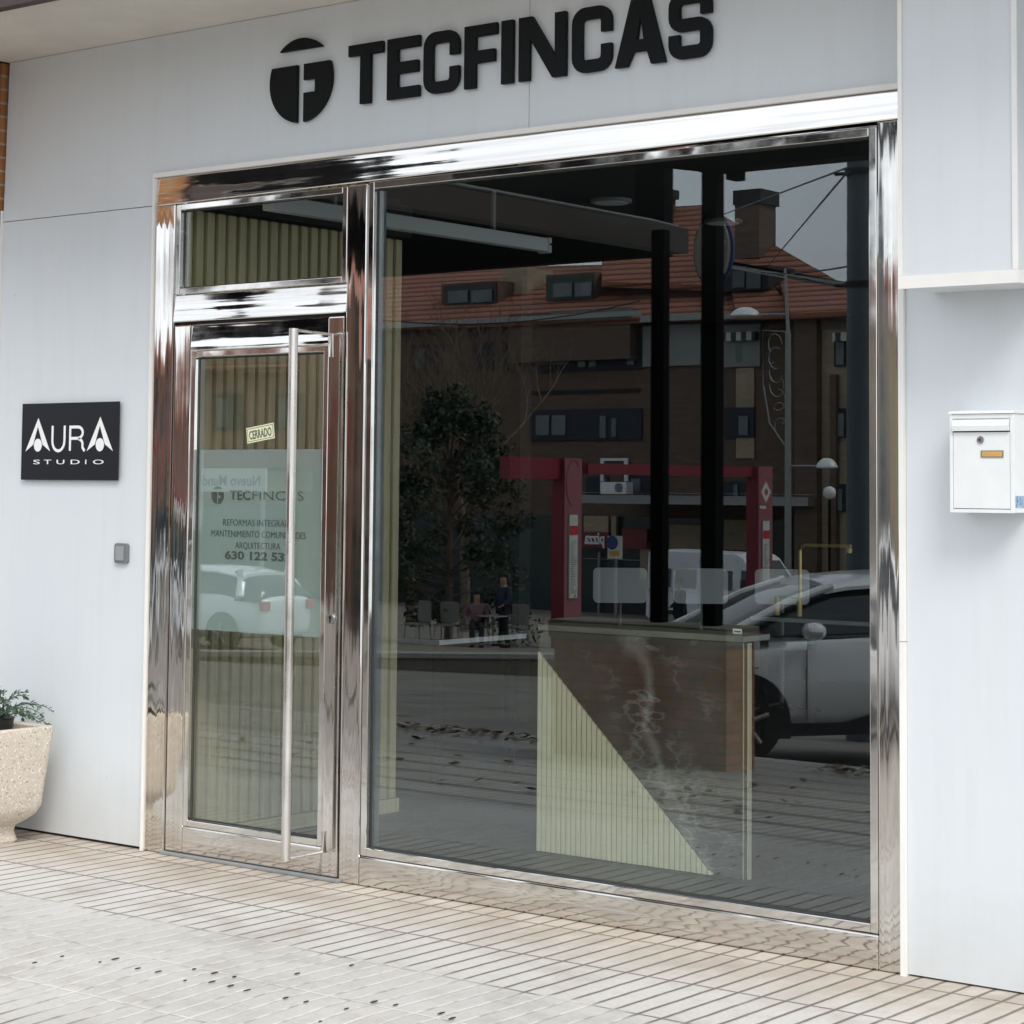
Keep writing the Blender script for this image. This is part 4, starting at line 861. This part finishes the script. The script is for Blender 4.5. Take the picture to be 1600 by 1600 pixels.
# travel banner
p = st(358, 760, 70); t = thing('travel_banner', 'pale banner reading Nuevo Mundo on posts over the plaza', 'banner', (p.x, p.y, gz(p.y)))
z0 = p.z - gz(p.y)
b = MB(); b.box(-1.15, 1.15, -.03, .03, z0-.12, z0+.40); b.build('banner_board', M['panelw'], t)
b = MB(); b.box(-1.1, -1.02, -.03, .03, -.1, z0-.121); b.box(1.02, 1.1, -.03, .03, -.1, z0-.121); b.build('posts', M['alu'], t)
text('lettering', 'Nuevo Mundo', -1.02, 1.0, z0+.02, .24, .0312, mat('grey_lettering', (.12,.12,.13), .6), t, .02, .002, flip=True)

# crimson bus shelter portal
def fpt(px, s): return foot(px, s)
sh = thing('crimson_portal', 'crimson and rose steel portal frame with two information panels on the plaza', 'pergola', fpt(1040, 62))
def col(P, zt):                                   # P: the street-side corner between the crimson and the rose face
    b = MB(); b.box(P.x-.36, P.x, P.y-.70, P.y, gz(P.y)-.05, zt); b.build('column', M['redsteel'], sh)
    b = MB(); b.box(P.x+.002, P.x+.02, P.y-.69, P.y-.01, gz(P.y)+.02, zt-.01); b.build('rose_face', M['pink'], sh)
A_, B_ = st(880, 900, 66), st(1184, 900, 60); za, zb_ = st(880, 715, 66).z, st(1184, 728, 60).z
col(A_, za); col(B_, zb_)
dx = B_ - A_; dx.z = 0
b = MB(); c = (A_ + B_)/2 + Vector((-.18, -.55, 0)); c.z = (za+zb_)/2 - .20; b.obox(c, dx, Vector((-dx.y, dx.x, 0)), (0,0,1), dx.length/2-.45, .12, .13); b.build('beam', M['redsteel'], sh)
C_ = st(790, 900, 70); d2 = C_ - A_; d2.z = 0; c = (A_+C_)/2 + Vector((-.3, -.3, 0)); c.z = za - .26; b = MB(); b.obox(c, d2, Vector((-d2.y, d2.x, 0)), (0,0,1), d2.length/2, .12, .25); b.build('beam', M['redsteel'], sh)
for P, y0, y1, s_ in ((A_, 803, 937, 66), (B_, 810, 928, 60)):
    zt, zz = st(888, y0, s_).z, st(888, y1, s_).z; h = zt-zz; yc = P.y-.34; x_ = P.x+.021
    b = MB(); b.box(x_, x_+.02, yc-.20, yc+.20, zz, zt); b.build('info_case', M['grey'], sh)
    b = MB(); b.box(x_+.021, x_+.025, yc-.16, yc+.16, zz+.03, zt-.03); b.build('info_panel', M['panelw'], sh)
    b = MB(); b.box(x_+.0255, x_+.029, yc-.158, yc+.158, zt-h*.25, zt-h*.14); b.build('red_block', M['redsign'], sh)
    b = MB(); rnd = random.Random(2)
    for k in range(26): z = zz + .14 + k*(h*.62)/26; b.box(x_+.0255, x_+.027, yc+.12-rnd.uniform(.10, .24), yc+.12, z, z+.02)
    b.box(x_+.0255, x_+.027, yc-.10, yc-.03, zz+.05, zz+.10); t_ = b.build('small_print', M['grey'], sh); t_['kind'] = 'stuff'
p = st(893, 755, 66); b = MB(); b.tube([(A_.x+.022, A_.y-.36+.30*math.cos(a), p.z+.55*math.sin(a)) for a in [2*math.pi*k/30 for k in range(-6, 12)]], .012, 5, cap=False); b.build('ring_emblem', M['redsteel'], sh)
p = st(1201, 770, 60); yc = B_.y-.36; x_ = B_.x+.021
b = MB(); b.prism([(x_, yc, p.z+.30), (x_, yc+.24, p.z+.02), (x_, yc, p.z-.26), (x_, yc-.24, p.z+.02)], (.006, 0, 0)); b.build('diamond_emblem', M['panelw'], sh)
b = MB(); b.lathe([(.09, .0065), (.09, .01)], (x_, yc, p.z+.02), 16, 'x'); b.build('emblem_roundel', M['pink'], sh)
b = MB(); b.box(x_, x_+.005, yc, yc+.30, p.z-.42, p.z-.34); b.build('emblem_caption', M['panelw'], sh)
loc_parent(sh)

# low retaining wall
a, c = foot(300, 95), foot(1500, 95); b = MB(); d_ = c - a; d_.z = 0
wl = thing('low_wall', 'low weathered concrete wall with a pale coping at the plaza edge', 'wall', foot(800, 95)); zc_ = gz(a.y)
def wseg(z0_, z1_, w_): b = MB(); mid_ = (a+c)/2; mid_.z = (z0_+z1_)/2; b.obox(mid_, d_, Vector((-d_.y, d_.x, 0)), (0,0,1), d_.length/2, w_, (z1_-z0_)/2); return b
zr = gz(foot(800, 95).y)
wseg(zr-.8, zr+.27, .14).build('wall_body', M['conc'], wl); wseg(zr+.272, zr+.35, .19).build('coping', M['kerb'], wl); loc_parent(wl)

# ------------------------------------------------------------------ vehicles
def loft(b, secs):
    rings = [[b.bm.verts.new(p) for p in s] for s in secs]; n = len(rings[0])
    for A, B_ in zip(rings, rings[1:]):
        for k in range(n): b.bm.faces.new((A[k], A[(k+1)%n], B_[(k+1)%n], B_[k]))
    b.bm.faces.new(rings[0][::-1]); b.bm.faces.new(rings[-1])
def car(label, loc, rz, paint, grp=None):
    """origin on the ground under the front axle, x forward"""
    t = thing('parked_car', label, 'car', loc, rz, grp)
    S = [(-3.55,.60,.42,.95),(-3.50,.74,.30,1.04),(-3.2,.86,.26,1.08),(-2.6,.90,.24,1.14),(-1.6,.91,.24,1.11),(-.6,.91,.24,1.07),(.0,.905,.26,1.04),(.45,.88,.28,.96),(.75,.80,.34,.84),(.88,.62,.42,.72)]
    b = MB(); secs = []
    for x, w, z0, z1 in S:
        zm = z0 + (z1-z0)*.55
        half = [(w*.80, z0), (w*.95, z0+.05), (w, z0+(z1-z0)*.35), (w*1.0, zm), (w*.975, z1-.16), (w*.94, z1-.05), (w*.80, z1+.0), (w*.4, z1+.035)]
        secs.append([Vector((x, y, z)) for y, z in half] + [Vector((x, -y, z)) for y, z in half[::-1]])
    loft(b, secs); o = b.build('body', paint, t, True); o.modifiers.new('s', 'SUBSURF').render_levels = 2; o.modifiers['s'].levels = 1
    # cabin: dark glass volume, painted roof and pillars
    G = [(.30,.78,.98,.985),(.02,.765,.96,1.12),(-.45,.72,.96,1.36),(-.85,.665,.98,1.50),(-1.5,.65,1.0,1.55),(-2.3,.64,1.02,1.54),(-2.95,.62,1.04,1.45),(-3.35,.66,1.05,1.22),(-3.46,.70,1.04,1.06)]
    b = MB(); secs = []
    for x, w, z0, z1 in G:
        wb = .84 if x < -.2 else .80
        half = [(wb, z0-.06), (wb*.97+ (w-wb)*.35, z0+(z1-z0)*.45), (w*.97, max(z0, z1-.05)), (w*.86, z1), (w*.4, z1+.02)]
        secs.append([Vector((x, y, z)) for y, z in half] + [Vector((x, -y, z)) for y, z in half[::-1]])
    loft(b, secs); b.build('cabin_glass', M['cabglass'], t, True)
    b = MB(); secs = []
    for x, w, z1 in ((-.80,.69,1.505),(-1.0,.69,1.54),(-1.5,.68,1.575),(-2.3,.67,1.56),(-3.0,.645,1.46)):
        half = [(w, z1-.075), (w, z1-.045), (w*.88, z1+.012), (w*.45, z1+.035)]
        secs.append([Vector((x, y, z)) for y, z in half] + [Vector((x, -y, z)) for y, z in half[::-1]])
    loft(b, secs); b.build('roof', paint, t, True)
    for s in (1, -1):
        b = MB(); b.tube([(.38, s*.83, .97), (.02, s*.80, 1.14), (-.45, s*.745, 1.37), (-.86, s*.69, 1.505)], .042, 8, .036); b.build('windscreen_pillar', paint, t, True)
        b = MB(); b.tube([(-1.78, s*.87, 1.02), (-1.85, s*.70, 1.58)], .03, 6); b.build('door_pillar', M['plastic'], t, True)
        b = MB(); b.tube([(-3.1, s*.86, 1.04), (-3.0, s*.72, 1.30), (-2.9, s*.68, 1.53)], .09, 8); b.build('rear_pillar', paint, t, True)
        b = MB(); b.prism([(x, s*.905, z) for x, z in ((-.42,.33),(-.9,.335),(-1.3,.44),(-2.05,.42),(-2.2,.25),(-.42,.22))], (0, s*.022, 0)); b.build('sill_cladding', M['plastic'], t)
        b = MB(); b.box(-.565, -.560, s*.900, s*.918, .36, .98) if s > 0 else b.box(-.565, -.560, -.918, -.900, .36, .98); b.build('door_seam', M['gap'], t)
        b = MB(); b.box(-.13, .03, s*.9065, s*.915, .80, .815) if s > 0 else b.box(-.13, .03, -.915, -.9065, .80, .815); b.build('wing_badge', M['silver'], t)
        b = MB(); b.tube([(-1.55, s*.925, .93), (-1.38, s*.945, .93), (-1.36, s*.925, .93)], .014, 6); b.build('door_handle', M['silver'], t)
        b = MB(); b.tube([(-.3, s*.872, 1.075), (-1.6, s*.885, 1.11), (-2.7, s*.87, 1.15)], .010, 5); b.build('window_trim', M['plastic'], t)
        b = MB(); b.tube([(-1.80, s*.912, .36), (-1.80, s*.915, 1.06)], .004, 4); b.build('door_seam', M['gap'], t)
        b = MB(); secs = []
        for xx, r0 in ((.0,.03),(-.03,.075),(-.09,.09),(-.15,.085),(-.19,.05)):
            secs.append([Vector((xx-.50, s*(.99 + r0*1.25*math.cos(a)), 1.125 + r0*.9*math.sin(a))) for a in [2*math.pi*k/12 for k in range(12)]])
        loft(b, secs); mr = b.build('wing_mirror', paint, t, True)
        b = MB(); b.prism([(.14,s*.845,.99),(-.40,s*.85,1.0),(-.28,s*.80,1.16)], (0, s*.02, 0)); b.build('mirror_sail', M['plastic'], t)
        b = MB(); b.tube([(-.57, s*.86, 1.08), (-.57, s*.95, 1.09)], .03, 6); b.build('mirror_arm', M['plastic'], t)
        for x in (0, -2.68):
            arch = [(x + .415*math.cos(a), .34 + .425*math.sin(a)) for a in [math.pi*k/20 for k in range(21)]] + [(x-.415, .20), (x+.415, .20)]
            b = MB(); b.prism([(u, s*.885, v) for u, v in arch], (0, s*.032, 0)); b.build('wheel_arch', M['plastic'], t)
            wh = MB(); wh.lathe([(.24, s*.70), (.33, s*.72), (.345, s*.78), (.345, s*.90), (.325, s*.932), (.235, s*.936)], (x, 0, .345), 36, 'y'); wo = wh.build('wheel', M['tyre'], t, True)
            rm_ = MB(); rm_.lathe([(.06, s*.94), (.232, s*.938), (.225, s*.9365)], (x, 0, .345), 30, 'y')
            rm_.build('rim', M['plastic'], wo)
            sp_ = MB()
            for k in range(5):
                a = 2*math.pi*k/5 + .3; sp_.tube([(x, s*.948, .345), (x + .22*math.cos(a), s*.944, .345 + .22*math.sin(a))], .022, 6)
            sp_.build('spokes', M['alu'], wo)
        b = MB(); b.lathe([(.09, 0), (.11, -.06)], (.80, s*.60, .68), 14, 'x'); b.build('headlight', M['silver'], t)
        b = MB(); b.box(-3.58, -3.45, s*.62-.10, s*.62+.10, .80, .98, .02); b.build('tail_light', M['redsign'], t)
    b = MB(); b.box(.845, .905, -.30, .30, .34, .46); b.build('number_plate_holder', M['plastic'], t)
    return t
p = foot(1162, 181)
hv = Vector((-.666, -.746, 0)); car_ = car('silver-white compact SUV parked nose-in behind the brick pier', (p.x, p.y, gz(p.y)-.0), math.atan2(-hv.y, hv.x), M['carpaint'])
side = Vector((math.cos(car_.rotation_euler.z), math.sin(car_.rotation_euler.z), 0)).cross(Vector((0,0,1)))
if side.y < 0: side = -side
car_.location = Vector(car_.location) - side*.90
p = foot(330, 80); c2 = copy_tree(car_); c2['label'] = 'silver-white compact SUV parked further left, mirrored in the frosted door film'; c2.location = (p.x-1.6, p.y, gz(p.y)); c2.rotation_euler.z = R_(178)
for o in (car_, c2): o['group'] = 'silver cars parked along the street'
def van(label, loc, rz):
    t = thing('parked_van', label, 'van', loc, rz)
    prof = [(2.75,.45),(2.95,.62),(2.92,1.05),(2.62,1.28),(1.85,1.42),(1.05,2.42),(.75,2.56),(-2.9,2.60),(-3.0,2.5),(-3.02,.50),(-2.9,.38),(2.6,.38)]
    b = MB(); ins = .12
    outer = [(x, z) for x, z in prof]; secs = []
    for y, k in ((-1.0, 0), (-.97, 1), (.97, 1), (1.0, 0)):
        sec = [Vector((x*(.992 if not k else 1), y*(1 if z < 1.3 else 1-.12*(z-1.3)/1.3), z*(.99 if not k else 1))) for x, z in outer]; secs.append(sec)
    loft(b, secs); b.build('body', M['vanpaint'], t)
    for s in (1, -1):
        b = MB(); f = lambda x, z: (x, s*(1.004 if z < 1.3 else 1.004*(1-.12*(z-1.3)/1.3)), z)
        b.prism([f(1.75,1.45), f(1.05,1.47), f(1.0,2.05), f(1.28,2.05)], (0, s*.012, 0)); b.build('cab_window', M['cabglass'], t)
        for x0, x1 in ((-.25, .65), (-1.75, -.85), (-2.75, -1.95)):
            b = MB(); b.prism([f(x0, 1.42), f(x1, 1.42), f(x1, 2.02), f(x0, 2.02)], (0, s*.008, 0)); w0 = b.build('side_window', M['cabglass'], t)
        b = MB(); b.prism([f(-2.95, 1.30), f(2.2, 1.28), f(2.2, 1.30), f(-2.95, 1.32)], (0, s*.006, 0)); b.build('side_moulding', M['grey'], t)
        b = MB(); [b.prism([f(x, .5), f(x+.015, .5), f(x+.015, 2.4), f(x, 2.4)], (0, s*.004, 0)) for x in (.82, -.75)]; b.build('door_seam', M['grey'], t)
        for x in (1.95, -1.9):
            wh = MB(); wh.lathe([(.22, s*.80), (.34, s*.82), (.35, s*.98), (.33, s*1.015), (.2, s*1.02)], (x, 0, .35), 28, 'y'); wo = wh.build('wheel', M['tyre'], t, True)
            rm_ = MB(); rm_.lathe([(.05, s*1.03), (.2, s*1.022)], (x, 0, .35), 20, 'y'); rm_.build('rim', M['alu'], wo)
        b = MB(); b.box(1.2, 1.35, s*1.05, s*1.25, 1.45, 1.8, .03); b.build('wing_mirror', M['plastic'], t)
    b = MB(); b.prism([(1.80,-.86,1.47),(1.80,.86,1.47),(1.13,.76,2.33),(1.13,-.76,2.33)], (.03, 0, .02)); b.build('windscreen', M['cabglass'], t)
    b = MB(); b.box(-1.3, -1.0, -.15, .15, 2.60, 2.72, .02); b.build('roof_vent', M['plastic'], t)
    return t
p = foot(1150, 49); vn_ = van('white panel van with side windows parked behind the crimson portal', (p.x, p.y, gz(p.y)), R_(8))

# ------------------------------------------------------------------ street furniture
p = foot(1231, 45); t = thing('street_lamp', 'tall slim street lamp with two arms and a wire ornament', 'street lamp', p)
zt = lambda py: st(1231, py, 45).z - p.z
b = MB(); b.tube([(0,0,-.1), (0,0,zt(515))], .13, 12, .10); b.tube([(0,0,zt(515)), (-.12, 0, zt(415))], .07, 10, .045); b.build('pole', M['alu'], t, True)
b = MB(); b.tube([(-.06, 0, zt(488)), (-1.7, 0, zt(486))], .045, 8); b.build('arm', M['alu'], t, True)
def head(x, z, r): b = MB(); b.lathe([(r*.95, z-.05), (r, z), (r*.8, z+.16), (r*.4, z+.28), (.03, z+.30)], (x, 0, 0), 20); b.build('lamp_head', M['globe'], t, True)
head(-1.75, zt(487), .55); 
b = MB(); b.tube([(.06, 0, zt(728)), (1.5, 0, zt(728))], .04, 8); b.build('arm', M['alu'], t, True); head(1.55, zt(729), .38)
b = MB(); P_o = [(-.05, zt(516)), (-1.05, zt(512)), (-1.0, zt(600)), (-.75, zt(660)), (-.05, zt(700))]
b.tube([(x, 0, z) for x, z in P_o] , .03, 6); rnd = random.Random(5)
for k in range(7):
    zc = zt(535 + k*22); xc = -.55 + k*.04; r = .28 + .05*rnd.random(); b.tube([(xc + r*math.cos(a)*(1-.03*j), 0, zc + r*1.2*math.sin(a)) for j, a in enumerate([k + .5*q for q in range(9)])], .02, 5)
b.build('wire_ornament', M['alu'], t, True)
p = foot(1296, 62); t = thing('globe_lamp', 'short black post lamp with a white glass globe', 'street lamp', p); z = st(1296, 770, 62).z - p.z
b = MB(); b.tube([(0,0,-.1), (0,0,z-.15)], .035, 8); b.build('post', M['black'], t)
b = MB(); b.lathe([(.165*math.sin(a)+.002, z - .165*math.cos(a)) for a in [math.pi*k/14 for k in range(15)]], (0,0,0), 20); b.build('globe', M['globe'], t, True)
p = foot(960, 52); t = thing('info_board', 'white notice board with a blue disc standing before the shops', 'notice board', p); z = st(960, 855, 52).z - p.z
b = MB(); b.box(-.26, .26, -.02, .02, z-.35, z+.33); b.build('board', M['panelw'], t)
b = MB(); b.lathe([(.21, .021), (.21, .03)], (-.09, 0, z+.13), 24, 'y'); b.build('blue_disc', M['bluesign'], t)
b = MB(); b.box(-.18, .18, .021, .026, z-.27, z-.12); b.build('ochre_strip', M['label'], t)
b = MB(); b.box(-.03, .03, -.03, .0, -.1, z-.351); b.build('post', M['grey'], t)
def bistro(px, s, rz, lbl):
    p = foot(px, s); t = thing('bistro_chair', lbl, 'chair', p, rz, 'woven cafe chairs on the plaza')
    b = MB(); b.prism([(x, -.22, z) for x, z in rr(-.24, .50, .24, 1.0, .08)], (0, .03, 0)); b.build('backrest', M['wicker'], t)
    b = MB(); b.box(-.24, .24, -.22, .24, .44, .48); b.build('seat', M['wicker'], t)
    for i in (-1, 1):
        for j in (-1, 1): b = MB(); b.tube([(i*.2, j*.2, .44), (i*.24, j*.24, 0)], .015, 6); b.build('leg', M['alu'], t)
for px, s, rz, l in ((652, 66, .2, 'pale woven cafe chair, leftmost under the evergreen'), (697, 66, -.3, 'pale woven cafe chair second from the left under the evergreen'), (742, 67, .1, 'pale woven cafe chair beside the seated person'), (806, 66, -.2, 'pale woven cafe chair right of the standing person')): bistro(px, s, rz, l)
p = foot(770, 67); t = thing('cafe_table', 'small round cafe table between the woven chairs', 'table', p)
b = MB(); b.lathe([(.38, .72), (.38, .75)], (0,0,0), 24); b.build('top', M['alu'], t); b = MB(); b.tube([(0,0,.02), (0,0,.72)], .03, 8); b.build('pedestal', M['alu'], t); b = MB(); b.lathe([(.25, 0), (.2, .03)], (0,0,0), 20); b.build('foot', M['alu'], t)

# ------------------------------------------------------------------ people
def skinned(name, chains, m_, parent):
    """chains: list of [(point, radius), ...]; the first point of the first chain is the root"""
    me = bpy.data.meshes.new('tmp'); vs = []; es = []; rad = []; idx = {}
    for chn in chains:
        prev = None
        for pnt, r in chn:
            key = tuple(round(c, 4) for c in pnt)
            if key not in idx: idx[key] = len(vs); vs.append(pnt); rad.append(r)
            if prev is not None and prev != idx[key]: es.append((prev, idx[key]))
            prev = idx[key]
    me.from_pydata(vs, es, []); o = bpy.data.objects.new('tmp', me); C.objects.link(o)
    o.modifiers.new('k', 'SKIN').use_smooth_shade = True; me.skin_vertices[0].data[0].use_root = True
    for i, r in enumerate(rad): me.skin_vertices[0].data[i].radius = (r, r)
    s = o.modifiers.new('s', 'SUBSURF'); s.levels = 2
    bpy.context.view_layer.update(); m2 = bpy.data.meshes.new_from_object(o.evaluated_get(bpy.context.evaluated_depsgraph_get())); bpy.data.objects.remove(o)
    m2.name = name; m2.materials.clear(); m2.materials.append(m_); q = bpy.data.objects.new(name, m2); C.objects.link(q); q.parent = parent; return q
def person(label, p, rz, top, leg, seated=False, bag=False):
    t = thing('person', label, 'person', p, rz); hz = .50 if seated else .92
    def L_(s, g=0):
        hip = (s*.09, 0, hz); 
        if seated: k = (s*.11, .42, .50); a = (s*.11, .44, .09); f = (s*.11, .60, .04)
        else: k = (s*.11, .03*s, .50); a = (s*.11, .02-.05*s, .09); f = (s*.12, .18-.05*s, .04)
        return hip, k, a, f
    pel = (0, 0, hz+.02); ch = (0, -.01, hz+.36); nk = (0, .01, hz+.53); hd0 = (0, .03, hz+.62); hd1 = (0, .03, hz+.74)
    def arm(s): return (s*.19, 0, hz+.46), (s*.25, .0, hz+.20), (s*.22, .20, hz+.06)
    chains = [[(pel, .13), (ch, .12), (nk, .055), (hd0, .085), (hd1, .08)]]
    for s in (1, -1):
        h, k, a, f = L_(s); chains.append([(pel, .13), (h, .085), (k, .055), (a, .04), (f, .035)])
        x, y, z = arm(s); chains.append([(ch, .12), (x, .055), (y, .04), (z, .03)])
    skinned('body', chains, M['skin'], t)
    for s in (1, -1):
        z = arm(s)[2]
        for k, (dx_, ln) in enumerate(((-.024, .065), (-.008, .078), (.008, .074), (.024, .058))):
            b = MB(); b.tube([(z[0]+dx_, z[1]+.02, z[2]), (z[0]+dx_, z[1]+.02+ln*.6, z[2]-.01), (z[0]+dx_, z[1]+.02+ln*.9, z[2]-.035)], .0085, 6, .006); b.build('finger', M['skin'], t, True)
        b = MB(); b.tube([(z[0]-s*.02, z[1], z[2]), (z[0]-s*.05, z[1]+.04, z[2]-.01)], .010, 6, .008); b.build('thumb', M['skin'], t, True)
    tc_ = [[(pel, .155), (ch, .15), ((0, .0, hz+.47), .09)]]
    for s in (1, -1): x, y, z = arm(s); tc_.append([(ch, .15), (x, .075), (y, .058), ((z[0]*1.0, z[1]*.85, z[2]+.02), .045)])
    skinned('jacket', tc_, top, t)
    lc = [[((0, 0, hz-.01), .14)]]
    for s in (1, -1): h, k, a, f = L_(s); lc.append([((0, 0, hz-.01), .14), (h, .105), (k, .075), (a, .055)])
    skinned('trousers', lc, leg, t)
    for s in (1, -1): h, k, a, f = L_(s); b = MB(); b.box(a[0]-.05, a[0]+.05, a[1]-.07, a[1]+.19, .0, .09, .02); b.build('shoe', M['cloth_black'], t, True)
    b = MB(); b.lathe([(.02, hz+.868), (.06, hz+.855), (.090, hz+.825), (.098, hz+.785), (.096, hz+.765)], (0, .018, 0), 16); b.tube([(0,-.035,hz+.80),(0,-.045,hz+.68)], .062, 10, .045); b.build('hair', M['hair'], t, True)
    b = MB(); b.lathe([(.004, .10), (.010, .115), (.004, .13)], (-.03, .03, hz+.72), 8, 'y'); b.lathe([(.004, .10), (.010, .115), (.004, .13)], (.03, .03, hz+.72), 8, 'y'); b.build('eyes', M['hair'], t)
    return t
person('person in dark navy clothes standing between the woven cafe chairs', foot(787, 67), R_(20), M['cloth_navy'], M['cloth_black'])
person('person in a dusty pink top sitting on a cafe chair', foot(744, 67), R_(-40), M['cloth_rose'], M['cloth_black'], True)
person('person dressed in black walking in front of the white van', foot(1062, 60), R_(80), M['cloth_black'], M['cloth_black'])

# ------------------------------------------------------------------ trees
def bare_tree(p, H, label, seed):
    rnd = random.Random(seed); t = thing('bare_tree', label, 'tree', p); tr = MB(); br = MB()
    tr.tube([(0,0,-.2), (.05,.02,H*.12), (0,.05,H*.24), (.04,0,H*.33)], .16, 10, .10)
    def grow(P, d, ln, r, lev):
        pts = [P]; dd = d.copy()
        for k in range(4):
            dd = (dd + Vector((rnd.uniform(-1,1), rnd.uniform(-1,1), rnd.uniform(-.2,.7)))*.16).normalized(); pts.append(pts[-1] + dd*ln/4)
        br.tube(pts, r, 5 if lev < 3 else 3, r*.55, cap=False)
        if lev >= 5: return
        for k in range(3 if lev < 4 else 3):
            q = pts[rnd.choice((2, 3, 4, 4))]; a = rnd.uniform(0, 6.28)
            nd = (dd + Vector((math.cos(a), math.sin(a), rnd.uniform(-.1, .5)))*rnd.uniform(.45, .8)).normalized(); grow(q, nd, ln*rnd.uniform(.62, .8), r*.58, lev+1)
    for k in range(5):
        a = k*1.26 + rnd.random(); grow(Vector((.02, 0, H*(.25+.02*k))), Vector((math.cos(a)*.6, math.sin(a)*.6, 1)).normalized(), H*.27, .07, 0)
    tr.build('trunk', M['bark'], t, True); br.build('crown', M['bark'], t)
def leafy(p, H, W, label, seed, n=11000, z0=.08):
    rnd = random.Random(seed); t = thing('evergreen_tree', label, 'tree', p); tr = MB(); tr.tube([(0,0,-.2), (.03,0,H*.4), (0,.03,H*.75)], .11, 8, .04)
    cl = []
    for k in range(70):
        z = rnd.uniform(z0, 1); a = rnd.uniform(0, 6.28); w_ = W*(math.sin(min(1, (1-z)*1.6+.15)*1.5))*rnd.uniform(.3, 1.15); c = Vector((w_*math.cos(a), w_*math.sin(a), z*H)); cl.append((c, rnd.uniform(.12, .34)*W))
        tr.tube([(0, 0, z*H*.75), c*.6 + Vector((0,0,z*H*.3)), c], .025, 4, .008, cap=False)
    tr.build('trunk', M['bark'], t); b = MB()
    for k in range(n):
        c, r = rnd.choice(cl); v_ = Vector((rnd.gauss(0,1), rnd.gauss(0,1), rnd.gauss(0,1))).normalized()*r*rnd.random()**.4; q = c + v_
        u = Vector((rnd.uniform(-1,1), rnd.uniform(-1,1), rnd.uniform(-1,1))).normalized(); w_ = u.cross(Vector((rnd.uniform(-1,1), rnd.uniform(-1,1), rnd.uniform(-1,1)))).normalized(); s = rnd.uniform(.05, .11)
        b.face([q - u*s, q + w_*s*.45, q + u*s, q - w_*s*.45])
    b.build('crown', M['ever'], t)
leafy(foot(700, 64), 6.1, 1.75, 'dense dark evergreen tree with a bushy crown over the cafe chairs', 3)
bare_tree(foot(725, 55), 9.6, 'leafless tree rising behind the evergreen', 11)
bare_tree(foot(640, 52), 9.0, 'leafless tree at the left edge of the evergreen', 23)
# fallen leaves at the pavement edge
b = MB(); rnd = random.Random(9)
for k in range(700):
    x = rnd.uniform(-7, -1.5); y = -5.6 + abs(rnd.gauss(0, .22)) if rnd.random() < .85 else rnd.uniform(-5.5, -2.6); s = rnd.uniform(.02, .045); a = rnd.uniform(0, 6.28)
    if -5.15 < x < -3.5 and y < -4.8 : continue
    u = Vector((math.cos(a), math.sin(a), rnd.uniform(-.3,.3)))*s; w_ = Vector((-math.sin(a), math.cos(a), rnd.uniform(-.3,.6)))*s*.6; q = Vector((x, y, gz(y) + .008 + rnd.uniform(0, .03)))
    b.face([q-u, q-w_, q+u, q+w_])
tag(b.build('fallen_leaves', M['deadleaf']), 'dry brown leaves scattered along the pavement edge', 'leaves', kind='stuff')
